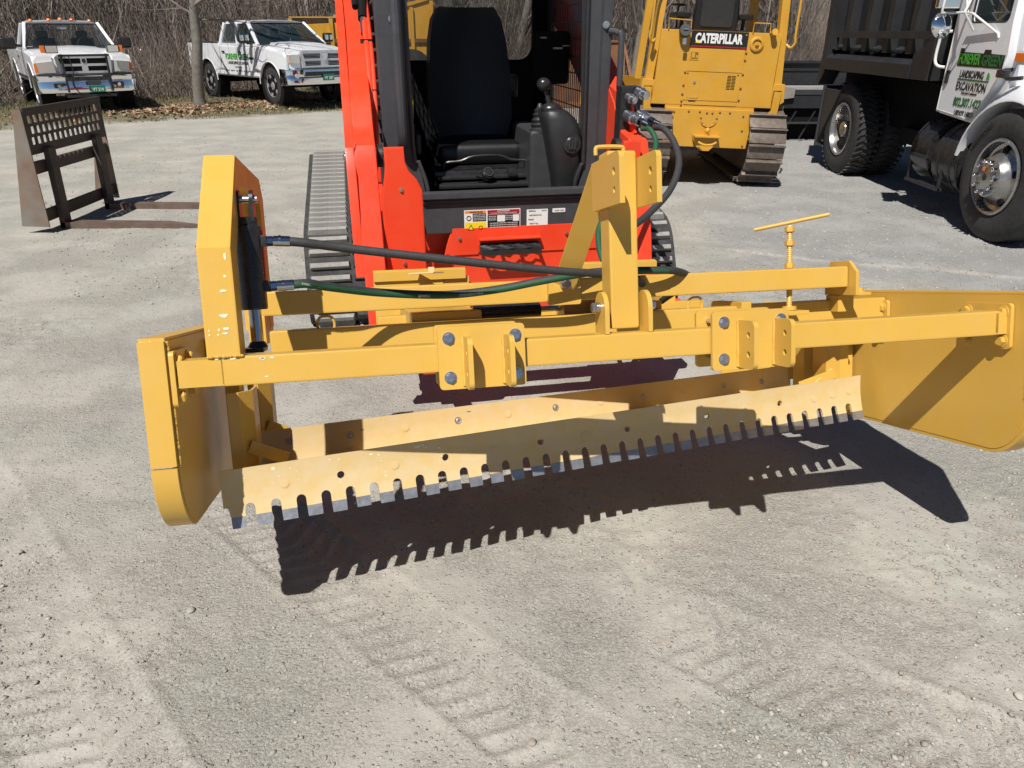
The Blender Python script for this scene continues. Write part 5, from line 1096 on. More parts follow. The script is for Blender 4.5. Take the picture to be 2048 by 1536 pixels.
# dump body: floor flange, ribs, rail, front guard
bd = bpy.data.objects.new('dump_body', None); col.objects.link(bd); bd.parent = Tk
m = MB(); m.box(4.10, 5.85, 7.62, 10.15, 1.36, 2.55, .01); OF(m).build('box', 'dumpblack', bd)
m = MB(); m.loft([[(3.93, y, 1.17 ), (3.93, y, 1.30), (4.10, y, 1.395), (4.6, y, 1.395), (4.6, y, 1.17)] for y in (7.95, 10.15)]); OF(m).build('sill_flange', 'dumpblack', bd)
m = MB(); m.plate([(7.95, 1.17), (7.95, 1.395), (7.60, 1.55), (7.60, 1.17)], 3.94, 4.0, 'x', bev=.004); m.box(4.0, 5.8, 7.60, 7.66, 1.17, 2.7, .004); OF(m).build('front_corner', 'dumpblack', bd)
for i in range(4):
    y = 8.12 + i * .53; m = MB(); m.loft([[(4.11, y, 1.39), (4.0, y + .02, 1.39), (4.0, y + .13, 1.39), (4.11, y + .15, 1.39)], [(4.11, y, 2.55), (4.0, y + .02, 2.55), (4.0, y + .13, 2.55), (4.11, y + .15, 2.55)]]); OF(m).build('side_rib', 'dumpblack', bd)
for i in range(4):
    y = 8.34 + i * .53; m = MB(); m.loft([[(4.11, y, 1.46), (4.0, y - .02, 1.40), (4.0, y + .28, 1.40), (4.11, y + .24, 1.46)], [(4.12, y, 1.39), (4.02, y - .02, 1.385), (4.02, y + .28, 1.385), (4.12, y + .24, 1.39)]]); OF(m).build('rib_gusset', 'dumpblack', bd)
m = MB(); m.box(3.965, 4.0, 7.66, 10.0, 1.53, 1.60, .004); m.box(3.97, 3.998, 9.97, 9.995, 1.39, 1.53); m.box(3.97, 3.998, 7.68, 7.70, 1.20, 1.53); OF(m).build('side_rail', 'dumpblack', bd)
m = MB(); m.plate([(10.15, 1.14), (10.30, .98), (10.36, 1.05), (10.30, 1.35), (10.33, 2.55), (10.15, 2.55)], 3.95, 4.15, 'x', bev=.006); OF(m).build('corner_post', 'dumpblack', bd)
m = MB(); m.box(4.1, 5.9, 10.15, 10.22, 1.2, 2.5, .005); OF(m).build('tailgate', 'dumpblack', bd)

# ---------------------------------------------------------------- pallet fork attachment
PF = thing('pallet_forks', 'rusty black pallet fork frame with perforated backrest, standing on the dirt at left', 'pallet forks', Matrix.Translation((-4.0, 7.03, 0)))
TL_ = -.03                                                    # frame leans back (towards -x)
FM = Matrix.Rotation(-TL_, 4, 'Y')
def fbx(x0, x1, y0, y1, z0, z1, name, mat, bev=.004, par=PF, hol=None):
    m = MB(); m.box(x0, x1, y0, y1, z0, z1, bev); bmesh.ops.transform(m.bm, matrix=FM, verts=m.bm.verts); return m.build(name, mat, par)
for y in (-.40, .40):
    m = MB(); m.box(-.035, .015, y - .055, y + .055, .0, .70, .006); bmesh.ops.transform(m.bm, matrix=FM, verts=m.bm.verts); fk = m.build('fork', 'forkblack', PF)
    m = MB(); m.loft([[(-.03, y - .055, .0), (-.03, y + .055, .0), (-.03, y + .055, .06), (-.03, y - .055, .06)], [(.9, y - .055, .0), (.9, y + .055, .0), (.9, y + .055, .05), (.9, y - .055, .05)], [(1.25, y - .045, .005), (1.25, y + .045, .005), (1.25, y + .045, .014), (1.25, y - .045, .014)]]); m.build('tine', 'forktine', fk)
fbx(-.075, -.04, -.62, .62, .10, .20, 'lower_bar', 'forkblack'); ub_ = fbx(-.075, -.04, -.62, .62, .50, .60, 'upper_bar', 'forkblack')
for i in range(7):
    fbx(-.045, -.034, -.30 + i * .075, -.29 + i * .075, .575, .603, 'notch', 'forkplate', .001, ub_)
hs = []
for r_ in range(3):
    for c_ in range(14):
        y0 = -.57 + c_ * .082 + (r_ % 2) * .02
        hs.append(rrect(y0, y0 + .052, .735 + r_ * .085, .797 + r_ * .085, .010, 2))
m = MB(); m.plate([(-.62, .66), (.62, .66), (.62, 1.02), (-.62, 1.02)], -.045, -.033, 'x', holes=hs); bmesh.ops.transform(m.bm, matrix=FM, verts=m.bm.verts); bk = m.build('backrest_grille', 'forkblack', PF)
fbx(-.055, -.02, -.63, .63, 1.0, 1.03, 'top_rail', 'forkblack', .005, bk)
for s in (-1, 1):
    m = MB(); m.plate([(-.26, .06), (-.02, .06), (-.035, 1.02), (-.10, 1.02)], s * .630 - .006, s * .630 + .006, 'y', bev=.002); bmesh.ops.transform(m.bm, matrix=FM, verts=m.bm.verts); m.build('side_plate', 'forkplate', PF)
fbx(-.20, -.075, -.60, .60, .52, .545, 'hitch_lip', 'forkplate'); fbx(-.16, -.075, -.60, .60, .10, .115, 'hitch_lip', 'forkplate')
# ---------------------------------------------------------------- pickups
def wheel(par, x, y, r, w, side, spokes, deep=False, rimmat='silver', name='wheel', turn=0):
    """side=+1: outer face towards +x"""
    e = bpy.data.objects.new(name, None); col.objects.link(e); e.parent = par; e.location = (x, y, r); e.rotation_euler = (0, 0, turn)
    m = MB(); s = side; rr = r * .60
    m.lathe([(rr, -w / 2), (r * .85, -w / 2 - .005), (r * .97, -w / 2 + .02), (r, -w / 2 + .05), (r, w / 2 - .05), (r * .97, w / 2 - .02), (r * .85, w / 2 + .005), (rr, w / 2)], (0, 0, 0), (s, 0, 0), 40); m.build('tyre', 'tyre', e, smooth=40)
    m = MB()
    for k in range(3):
        for i in range(32):
            a = 6.28318 * (i + .5 * k) / 32; c = Vector(((k - 1) * w * .27, math.cos(a) * r, math.sin(a) * r)); t = Vector((0, -math.sin(a), math.cos(a)))
            m.bar(c - t * .02, c + t * .02, w * .22, .018, (0, math.cos(a), math.sin(a)))
    t_ = m.build('tread_blocks', 'tyre', e); tag(t_, kind='stuff')
    m = MB(); m.lathe([(rr, w / 2), (rr * .97, w / 2 - .006), (rr * .92, w / 2 - .05), (rr * .90, -w / 2)], (0, 0, 0), (s, 0, 0), 32); m.build('rim', rimmat, e)
    m = MB(); m.cyl((s * (w / 2 - .09), 0, 0), (s * (w / 2 - .085), 0, 0), rr * .9, seg=24); m.build('brake_disc', 'void', e)
    m = MB()
    for i in range(spokes):
        a = 6.28318 * i / spokes; d = Vector((0, math.cos(a), math.sin(a))); p = Vector((s * (w / 2 - (.06 if deep else .03)), 0, 0)); m.bar(p + d * .04, p + d * rr * .93 + Vector((s * .015, 0, 0)), rr * (.30 if spokes > 6 else .34), .02, (s, 0, 0), .006)
    m.cyl((s * (w / 2 - .07), 0, 0), (s * (w / 2 - .01), 0, 0), rr * .30, rr * .24, 16, .004); m.build('spokes', rimmat, e)
    return e
def pickup(name, label, loc, rot, P, sc=.88):
    """front at y=0 facing -y, length along +y"""
    t = thing(name, label, 'pickup truck', Matrix.Translation(loc) @ Matrix.Rotation(rot, 4, 'Z') @ Matrix.Scale(sc, 4))
    W, L = P['W'], P['L']; hw = W / 2; wr = P['wr']; fy, ry = P['fy'], P['ry']; zb, zs, zt = P['zb'], P['zs'], P['zt']; c0, c1 = P['c0'], P['c1']
    def arch(cy, r, n=9): return [(cy + r * math.cos(R(a)), wr + r * math.sin(R(a))) for a in np.linspace(178, 2, n)]
    ar = wr + P.get('gap', .09)
    # body sides: fenders, doors and bed with real wheel openings
    for s in (-1, 1):
        side = [(.16, zb + .14), (.10, P['zf'] - .14), (.22, P['zf'] - .02), (c0 - .1, zs - .02), (c1, zs), (c1 + .02, P['zbed']), (L - .06, P['zbed']), (L - .03, zb + .12), (ry + ar, zb + .06)] + [q for q in arch(ry, ar)[::-1] if q[1] > zb] + [(ry - ar, zb), (fy + ar, zb)] + [q for q in arch(fy, ar)[::-1] if q[1] > zb] + [(fy - ar, zb + .10)]
        a, b = sorted((s * (hw - .10), s * hw)); m = MB(); m.plate(side, a, b, 'x', bev=.035); sd = m.build('body_side', 'white', t, smooth=55)
        for cy in (fy, ry):
            m = MB(); pts = [(0, cy - q[0] + cy if 0 else q[0], q[1]) for q in arch(cy, ar + .015, 15)]
            m.tube([(s * (hw - .004), q[1], q[2]) for q in pts], .014 * P.get('flare', 1), 6); m.build('arch_lip', 'white', sd)
            m = MB(); m.lathe([(ar + .02, 0), (ar + .02, .30), (.10, .30)], (s * (hw - .34) - (0 if s > 0 else .0), cy, wr), (s, 0, 0), 24); m.build('wheel_well', 'void', sd)
        # seams and handles
        for y in P['seams']:
            m = MB(); m.box(s * (hw + .0005) - .004, s * (hw + .0005) + .004, y - .005, y + .005, zb + .06, zs - .04); m.build('door_seam', 'plastic', sd)
        for y in P['handles']: m = MB(); m.box(s * (hw + .012) - .014, s * (hw + .012) + .014, y - .07, y + .07, zs - .17, zs - .13, .008); m.build('door_handle', P['hmat'], sd)
        m = MB(); m.box(s * (hw + .004) - .008, s * (hw + .004) + .008, fy + ar + .05, ry - ar - .05, zb + .04, zb + .11, .004); m.build('rocker_strip', P.get('strip', 'white'), sd)
    # hood
    zf = P['zf']; hr = P['hoodrise']; sec = []
    for y, zc, ze, k in ((.12, zf - .08, zf - .14, .93), (.2, zf + .0, zf - .05, .97), (.5, zf + .05 + hr * .3, zf + .0, 1.0), (1.0, zs + .02 + hr, zs - .0, 1.0), (c0, zs + .05 + hr, zs + .02, 1.0)):
        ww = (hw - .05) * k; st_ = P['hoodw'] * k
        sec.append([(-ww, y, ze - .25), (-ww, y, ze - .06), (-ww + .05, y, ze), (-st_ - .06, y, ze + .012), (-st_, y, zc - .02), (-st_ * .5, y, zc), (0, y, zc + .008), (st_ * .5, y, zc), (st_, y, zc - .02), (st_ + .06, y, ze + .012), (ww - .05, y, ze), (ww, y, ze - .06), (ww, y, ze - .25)])
    m = MB(); m.loft(sec, sub=4); m.build('hood', 'white', t, smooth=50)
    # cabin: pillars, roof, glass
    gb, gt = zs + .02, zt; cw = hw - .05; rw = hw - .22; yw = c0 - .02; yr = c0 + P['rake']; y2 = c1 - .02; yt = c1 - .10
    def pt(f, side, top): # corner points
        return (side * (rw if top else cw), (yr if top else yw) if f else (yt if top else y2), gt if top else gb)
    m = MB()
    m.loft([[(-rw, yr - .02, gt - .045), (-rw + .07, yr - .03, gt), (0, yr - .07, gt + .03), (rw - .07, yr - .03, gt), (rw, yr - .02, gt - .045)], [(-rw, yr + .35, gt - .04), (-rw + .09, yr + .35, gt + .035), (0, yr + .35, gt + .055), (rw - .09, yr + .35, gt + .035), (rw, yr + .35, gt - .04)], [(-rw, yt, gt - .045), (-rw + .07, yt, gt + .02), (0, yt, gt + .04), (rw - .07, yt, gt + .02), (rw, yt, gt - .045)]]); m.build('roof', 'white', t, smooth=50)
    for s in (-1, 1):
        m = MB(); m.bar(pt(1, s, 0), (pt(1, s, 1)[0], pt(1, s, 1)[1], gt - .02), .075, .07, (s, 0, .3), .015); m.bar(pt(0, s, 0), (pt(0, s, 1)[0], pt(0, s, 1)[1], gt - .02), .12, .07, (s, 0, .3), .015)
        for yb_ in P['pillars']:
            f_ = (yb_ - yw) / (y2 - yw); m.bar((s * cw, yb_, gb), (s * rw, yr + (yt - yr) * f_, gt - .02), .085, .06, (s, 0, .3), .01)
        m.bar((s * cw, yw, gb + .0), (s * cw, y2, gb + .0), .07, .07, (0, 0, 1), .015)
        pl = m.build('cab_pillars', 'white', t, smooth=40)
        m = MB(); m.quad((s * (cw - .012), yw + .05, gb), (s * (cw - .012), y2, gb), (s * (rw - .012), yt, gt - .04), (s * (rw - .012), yr, gt - .04)); m.build('side_window', 'glassd' if P['tint'] else 'glassc', t)
    m = MB(); m.quad((-cw + .02, yw + .0, gb + .02), (cw - .02, yw + .0, gb + .02), (rw - .02, yr, gt - .03), (-rw + .02, yr, gt - .03)); ws = m.build('windscreen', 'glassd' if P['tint'] else 'glassc', t)
    m = MB(); m.quad((-cw + .02, y2, gb + .02), (cw - .02, y2, gb + .02), (rw - .02, yt, gt - .03), (-rw + .02, yt, gt - .03)); m.build('rear_window', 'glassc', t)
    m = MB(); m.tube([(-cw + .04, yw - .008, gb + .03), (cw - .04, yw - .008, gb + .03), (rw - .03, yr - .012, gt - .035), (-rw + .03, yr - .012, gt - .035), (-cw + .04, yw - .008, gb + .03)], .018, 6); m.build('windscreen_seal', 'blackp', ws)
    for s in (-.35, .25): m = MB(); m.bar((s, yw - .03, gb + .035), (s + .45, yw + .0, gb + .06), .014, .012); m.build('wiper', 'blackp', ws)
    m = MB(); m.box(-cw + .06, cw - .06, c0 + .0, c0 + .35, gb - .1, gb + .03, .03); m.build('dashboard', P['dash'], t)
    for s in (-.42, .42):
        for yy in P['seatrows']: m = MB(); m.box(s - .25, s + .25, yy, yy + .16, gb - .3, gb + .22, .05, seg=3); m.box(s - .12, s + .12, yy + .02, yy + .12, gb + .22, gb + .38, .04, seg=3); m.build('seat_back', P['seatmat'], t)
    m = MB(); m.lathe([(.18, 0), (.195, .012), (.18, .024), (.17, .012)], (.42, c0 + .50, gb + .06), (0, -1, .45), 20, close=True); m.build('steering_wheel', 'blackp', t)
    m = MB(); m.box(-.10, .10, yr + .06, yr + .09, gt - .15, gt - .09, .01); m.build('inner_mirror', 'mirror', t)
    # floor, bed, tailgate
    m = MB(); m.box(-hw + .12, hw - .12, .25, L - .1, zb + .05, zb + .25); m.box(-hw + .15, hw - .15, .3, c0, zb + .25, zf - .2); m.box(-.45, .45, .2, L - .3, zb - .12, zb + .06); m.box(-.06 - .7, .06 + .7, fy - .06, fy + .06, wr - .07, wr + .07); m.box(-.76, .76, ry - .06, ry + .06, wr - .07, wr + .07); m.build('underbody', 'void', t)
    m = MB(); m.box(-hw + .09, hw - .09, c1 + .0, c1 + .06, zb + .2, P['zbed'] - .03); m.box(-hw + .02, hw - .02, L - .12, L - .05, zb + .2, P['zbed'] - .0, .02); m.build('bed_ends', 'white', t)
    m = MB(); m.box(-hw, -hw + .11, c1 + .04, L - .08, P['zbed'] - .01, P['zbed'] + .018, .008); m.box(hw - .11, hw, c1 + .04, L - .08, P['zbed'] - .01, P['zbed'] + .018, .008); m.build('bed_rail_cap', 'blackp', t)
    for (x, y, s) in ((-hw + .17, fy, -1), (hw - .17, fy, 1), (-hw + .17, ry, -1), (hw - .17, ry, 1)):
        wheel(t, x, y, wr, P['tw'], s, P['spokes'], P.get('deep', False), P['rimmat'], turn=P.get('steer', 0) if y == fy else 0)
    return t
# --- older pickup with plow mount
RO = R(36)
A = pickup('pickup_truck', 'older white pickup with orange roof lights and plow lamps above its grille', (-8.32, 15.68, .13), RO,
    dict(W=1.98, L=5.6, wr=.46, fy=.95, ry=4.35, zb=.62, zs=1.28, zt=1.86, zf=1.20, zbed=1.30, c0=1.50, c1=2.85, hoodrise=.03, hoodw=.52, rake=.62, seams=(1.62, 2.80), handles=(2.62,), hmat='blackp', pillars=(), tint=False, dash='lgrey', seatmat='plastic', seatrows=(2.35,), tw=.30, spokes=8, deep=True, rimmat='silver', gap=.10, flare=1.3, strip='lgrey'))
F = lambda *a: None
def add(par, name, mat, fn, smooth=35):
    m = MB(); fn(m); return m.build(name, mat, par, smooth=smooth)
g = add(A, 'grille', 'silver', lambda m: (m.plate([(-.52, .82), (.52, .82), (.56, 1.15), (.50, 1.20), (-.50, 1.20), (-.56, 1.15)], .02, .10, 'y', holes=[[(-.46, 1.02), (-.06, 1.02), (-.06, 1.13), (-.49, 1.13)][::1], [(.06, 1.02), (.46, 1.02), (.49, 1.13), (.06, 1.13)], [(-.44, .87), (-.06, .87), (-.06, .97), (-.455, .97)], [(.06, .87), (.44, .87), (.455, .97), (.06, .97)]])))
add(g, 'grille_mesh', 'void', lambda m: m.box(-.50, .50, .08, .12, .84, 1.17))
for i in range(4): add(g, 'grille_bar', 'plastic', lambda m: (m.box(-.47, -.06, .065, .075, .895 + .15 * (i // 2) + .035 * (i % 2), .905 + .15 * (i // 2) + .035 * (i % 2)), m.box(.06, .47, .065, .075, .895 + .15 * (i // 2) + .035 * (i % 2), .905 + .15 * (i // 2) + .035 * (i % 2))))
add(g, 'grille_badge', 'blackp', lambda m: m.plate([(-.035, 1.12), (.035, 1.12), (.04, 1.06), (.0, 1.02), (-.04, 1.06)], .005, .03, 'y', bev=.004))
for s in (-1, 1):
    hl = add(A, 'headlight', 'lens', lambda m: m.plate([(s * .58, .84), (s * .90, .85), (s * .93, 1.05), (s * .61, 1.08)], .05, .14, 'y', bev=.01)); add(hl, 'turn_signal', 'amber', lambda m: m.plate([(s * .905, .85), (s * .975, .86), (s * .97, 1.03), (s * .935, 1.05)], .08, .2, 'y', bev=.006))
    add(A, 'fender_front', 'white', lambda m: m.plate([(s * .57, .80), (s * .98, .82), (s * .97, 1.10), (s * .88, 1.20), (s * .60, 1.18)], .10, .3, 'y', bev=.03), 50)
bp_ = add(A, 'front_bumper', 'chrome', lambda m: m.loft([[(x, y, .42), (x, y - .06, .44), (x, y - .07, .55), (x, y - .04, .66), (x, y - .05, .70), (x, y - .05, .78), (x, y + .05, .80), (x, y + .08, .44)] for x, y in ((-1.02, .30), (-.98, .12), (-.75, .0), (-.4, -.04), (0, -.05), (.4, -.04), (.75, .0), (.98, .12), (1.02, .30))], sub=3), 50)
add(bp_, 'bumper_top_pad', 'blackp', lambda m: m.loft([[(x, y - .055, .76), (x, y - .055, .80), (x, y + .05, .815), (x, y + .05, .76)] for x, y in ((-1.0, .22), (-.75, .0), (-.4, -.04), (.4, -.04), (.75, .0), (1.0, .22))]))
for s in (-1, 1):
    add(bp_, 'bumper_recess', 'blackp', lambda m: m.plate(rrect(s * .58 - .12, s * .58 + .12, .54, .64, .02), -.095, -.03, 'y')); fgl = add(bp_, 'fog_light', 'chrome', lambda m: m.cyl((s * .60, -.10, .585), (s * .60, -.05, .585), .035, seg=14))
pm = add(A, 'plow_mount', 'blackp', lambda m: (m.box(-.46, -.42, -.16, -.08, .45, 1.22, .004), m.box(.42, .46, -.16, -.08, .45, 1.22, .004), m.box(-.50, .50, -.18, -.12, 1.17, 1.215, .006), m.box(-.42, .42, -.16, -.10, .68, .76, .004), m.box(-.5, .5, -.14, .2, .34, .40, .006), m.tube([(-.3, -.17, 1.17), (-.28, -.2, .9), (-.32, -.2, .6), (-.2, -.18, .36)], .010, 6, 4), m.tube([(.44, -.17, 1.1), (.42, -.2, .8), (.46, -.2, .5)], .012, 6, 4)))
for s in (-1, 1):
    pl_ = add(pm, 'plow_lamp', 'blackp', lambda m: m.box(s * .60 - .12, s * .60 + .12, -.22, -.06, 1.24, 1.40, .015)); add(pl_, 'lamp_glass', 'lens', lambda m: m.box(s * .60 - .105, s * .60 + .105, -.226, -.220, 1.255, 1.385, .004)); add(pl_, 'lamp_signal', 'amber', lambda m: m.box(s * .76 - .04, s * .76 + .04, -.20, -.08, 1.25, 1.39, .01))
add(A, 'number_plate', 'plate_green', lambda m: m.box(-.02, .28, -.21, -.20, .44, .58, .004)); text('plate_lettering', 'VT 214', 'decal_white', A, (.13, -.212, .50), (1, 0, 0), (0, 0, 1), .065, .22, bold=.02)
add(A, 'mount_plate', 'lgrey', lambda m: m.box(-.06, .22, -.205, -.195, .60, .68, .003))
for x in (-.62, -.24, .0, .24, .62): add(A, 'roof_light', 'amber', lambda m: m.sph((x, 2.18, 1.925 - abs(x) * .05), .045, (1.1, 1.4, .8), 10, 6))
for s in (-1, 1): add(A, 'door_mirror', 'blackp', lambda m: (m.box(s * 1.22 - .15, s * 1.22 + .15, 1.66, 1.78, 1.30, 1.54, .05, seg=3), m.cyl((s * .93, 1.72, 1.36), (s * 1.12, 1.72, 1.38), .03)), 50)
rp_ = add(A, 'rust_patch', 'rust', lambda m: [m.sph((x, 2.12 + .0, 1.892), .03, (1.6, .8, .25), 8, 4) for x in (-.16, -.08, .10, .2, .3)]); tag(rp_, kind='stuff')
# --- newer crew cab pickup
B = pickup('pickup_truck', 'newer white crew cab pickup with chrome grille and green door lettering, under the bare tree', (-4.06, 17.49, .12), R(44),
    dict(W=2.0, L=5.75, wr=.45, fy=.98, ry=4.55, zb=.60, zs=1.34, zt=1.90, zf=1.24, zbed=1.40, c0=1.50, c1=3.65, hoodrise=.05, hoodw=.60, rake=.72, seams=(1.60, 2.62, 3.62), handles=(2.45, 3.40), hmat='blackp', pillars=(2.60,), tint=True, dash='blackp', seatmat='seat', seatrows=(2.2, 3.1), tw=.28, spokes=5, rimmat='silver', gap=.09))
g = add(B, 'grille', 'silver', lambda m: (m.plate([(-.60, .88), (.60, .88), (.64, 1.20), (.58, 1.26), (-.58, 1.26), (-.64, 1.20)], .0, .10, 'y', holes=[[(-.55, 1.08), (-.10, 1.08), (-.10, 1.19), (-.58, 1.19)], [(.10, 1.08), (.55, 1.08), (.58, 1.19), (.10, 1.19)], [(-.53, .92), (-.10, .92), (-.10, 1.03), (-.545, 1.03)], [(.10, .92), (.53, .92), (.545, 1.03), (.10, 1.03)]])))
add(g, 'grille_mesh', 'void', lambda m: m.box(-.58, .58, .07, .12, .90, 1.20))
for i in range(6): add(g, 'grille_bar', 'silver', lambda m: m.box(-.56, .56, .035, .055, .944 + .032 * (i % 3) + .16 * (i // 3), .953 + .032 * (i % 3) + .16 * (i // 3), .002))
add(g, 'grille_badge', 'chrome', lambda m: m.plate([(-.06, 1.21), (.06, 1.21), (.09, 1.15), (.05, 1.10), (.03, 1.03), (-.03, 1.03), (-.05, 1.10), (-.09, 1.15)], -.03, .02, 'y', bev=.008))
for s in (-1, 1):
    hl = add(B, 'headlight', 'lens', lambda m: m.loft([[(s * .66, .03, .98), (s * .66, .03, 1.17), (s * .66, .15, 1.17), (s * .66, .15, .98)], [(s * .90, .10, .99), (s * .90, .10, 1.17), (s * .90, .22, 1.17), (s * .90, .22, .99)], [(s * .985, .26, 1.01), (s * .985, .26, 1.15), (s * .96, .34, 1.15), (s * .96, .34, 1.01)]]))
    add(hl, 'turn_signal', 'amber', lambda m: m.loft([[(s * .895, .093, .99), (s * .895, .093, 1.165), (s * .89, .12, 1.165), (s * .89, .12, .99)], [(s * .988, .25, 1.01), (s * .988, .25, 1.15), (s * .97, .26, 1.15), (s * .97, .26, 1.01)]]))
    add(B, 'fender_front', 'white', lambda m: m.loft([[(s * .62, .10, .85), (s * .62, .10, 1.23), (s * .62, .3, 1.25), (s * .62, .3, .85)], [(s * .95, .22, .85), (s * .95, .22, 1.2), (s * .95, .4, 1.24), (s * .95, .4, .85)]]), 50)
bp_ = add(B, 'front_bumper', 'chrome', lambda m: m.loft([[(x, y, .48), (x, y - .05, .50), (x, y - .06, .64), (x, y - .02, .68), (x, y - .03, .74), (x, y - .02, .84), (x, y + .08, .85), (x, y + .08, .50)] for x, y in ((-1.02, .36), (-.99, .16), (-.8, .04), (-.6, -.02), (0, -.05), (.6, -.02), (.8, .04), (.99, .16), (1.02, .36))], sub=3), 50)
add(bp_, 'bumper_recess', 'blackp', lambda m: m.plate([(-.62, .69), (.62, .69), (.58, .79), (-.58, .79)], -.09, .0, 'y')); 
for s in (-1, 1): add(bp_, 'fog_light', 'lens', lambda m: m.cyl((s * .80, -.03, .70), (s * .79, .02, .70), .05, seg=14))
add(B, 'number_plate', 'plate_green', lambda m: m.box(-.15, .15, -.13, -.115, .58, .73, .004)); text('plate_lettering', 'VT 307', 'decal_white', B, (0, -.133, .64), (1, 0, 0), (0, 0, 1), .07, .24, bold=.02)
for s in (-1, 1):
    mi = add(B, 'door_mirror', 'blackp', lambda m: (m.box(s * 1.20 - .13, s * 1.20 + .13, 1.66, 1.80, 1.42, 1.64, .05, seg=3), m.box(s * 1.02 - .10, s * 1.02 + .10, 1.69, 1.77, 1.38, 1.46, .02)), 50)
    for k in (-1, 1): add(mi, 'mirror_cap', 'chrome', lambda m: m.box(s * 1.20 + k * .065 - .055, s * 1.20 + k * .065 + .055, 1.655, 1.72, 1.46, 1.62, .03, seg=3), 50)
hwB = -1.0 - .004
def bt(body, mat, y, z, h, w, b=.02): text('door_lettering', body, mat, B, (hwB, y, z), (0, -1, 0), (0, 0, 1), h, w, bold=b, ext=.002)
bt('FOREVER', 'decal_green', 2.95, 1.08, .15, .72, .05); bt('GREEN', 'decal_dgreen', 2.28, 1.08, .15, .56, .05); bt('LANDSCAPING EXCAVATION', 'decal_black', 2.62, .93, .075, 1.15, .02); bt('WOLCOTT VT', 'decal_black', 2.62, .83, .03, .4, .0); bt('802.307.1427  USDOT', 'plastic', 2.65, .72, .07, 1.5, .01)
add(B, 'door_emblem', 'plastic', lambda m: m.box(-1.006, -1.0, 1.72, 1.98, 1.03, 1.08, .002)); add(B, 'roof_fin', 'blackp', lambda m: m.plate([(2.6, 1.95), (2.75, 1.95), (2.75, 2.03)], -.012, .012, 'x'))

# ---------------------------------------------------------------- yellow dump body beyond the newer pickup
Y = thing('dumper_body', 'yellow steel dumper body standing beyond the newer white pickup', 'dumper', Matrix.Translation((-3.7, 22.5, .45)) @ Matrix.Rotation(R(12), 4, 'Z'))
add(Y, 'side_wall', 'cat', lambda m: m.plate([(-2.2, .2), (1.6, .1), (1.6, 2.0), (.35, 1.75), (-.45, 1.50), (-.45, 1.38), (-2.2, 1.30)], -.05, .05, 'y', bev=.01))
add(Y, 'top_board', 'wood', lambda m: (m.box(-2.2, -1.3, .05, .09, 1.22, 1.50), m.box(-1.15, -.5, .05, .09, 1.28, 1.55)))
for x in (-2.28, -1.22, -.44, .25, .95, 1.5): add(Y, 'side_rib', 'cat', lambda m: m.box(x - .05, x + .05, -.13, -.05, .3, 1.45 + max(0, x) * .3, .01))
add(Y, 'top_lip', 'cat', lambda m: (m.bar((-.45, -.04, 1.45), (1.6, -.04, 2.0), .12, .08), m.box(-2.3, -.45, -.07, .06, 1.47, 1.50)))
add(Y, 'side_channel', 'rust', lambda m: m.box(-2.3, 1.6, -.115, -.05, .86, .96, .01))  # rust-coloured channel running along the side wall
add(Y, 'hull', 'cat', lambda m: m.box(-2.2, 1.5, .05, 2.0, .3, .8, .05))
for x in (-1.5, .9): add(Y, 'wheel', 'tyre', lambda m: m.cyl((x, -.2, .15), (x, .3, .15), .55, seg=24, bev=.05))
# ---------------------------------------------------------------- bare trees and brush
def grow_tree(h, r0, seed, limbs=9, depth=3, spread=.55, bend=.12, first=.25, twigs=3, fork=False):
    """returns (trunk MB, crown MB): tapered trunk and limbs that divide"""
    r = random.Random(seed); T = MB(); C = MB()
    def limb(m, p, d, L, rad, lvl, seg):
        n = max(3, int(4 + L * 1.2)) if lvl < 2 else 3; pts = [p]; rr = [rad]; q = Vector(p); d = Vector(d)
        for i in range(n):
            d = (d + Vector((r.uniform(-1, 1), r.uniform(-1, 1), r.uniform(-.5, .8))) * bend * (1 + lvl * .6)).normalized(); q = q + d * L / n; pts.append(q.copy()); rr.append(rad * (1 - .75 * (i + 1) / n))
        m.tube(pts, rad, seg, rr=rr)
        if lvl < depth:
            k = limbs if lvl == 0 else (4 if lvl == 1 else twigs)
            for j in range(k):
                t = first + (1 - first) * (j + r.random()) / k if lvl == 0 else .2 + .8 * (j + r.random()) / k
                i = min(int(t * n), n - 1); f = t * n - i; o = pts[i].lerp(pts[i + 1], f); a = r.uniform(0, 6.283); dd = (pts[i + 1] - pts[i]).normalized()
                u = dd.orthogonal().normalized(); v = dd.cross(u); side = u * math.cos(a) + v * math.sin(a)
                nd = (dd * (1 - spread) + side * spread + Vector((0, 0, .25))).normalized()
                limb(C, o, nd, L * r.uniform(.32, .55) * (1.1 - .5 * t if lvl == 0 else 1), rr[i] * r.uniform(.38, .6), lvl + 1, 5 if lvl == 0 else (4 if lvl == 1 else 3))
    limb(T, Vector((0, 0, -.15)), Vector((r.uniform(-.05, .05), 0, 1)), h, r0, 0, 9 if r0 > .1 else 6)
    return T, C
def gz(x, y): return float(ground_z(x, y))
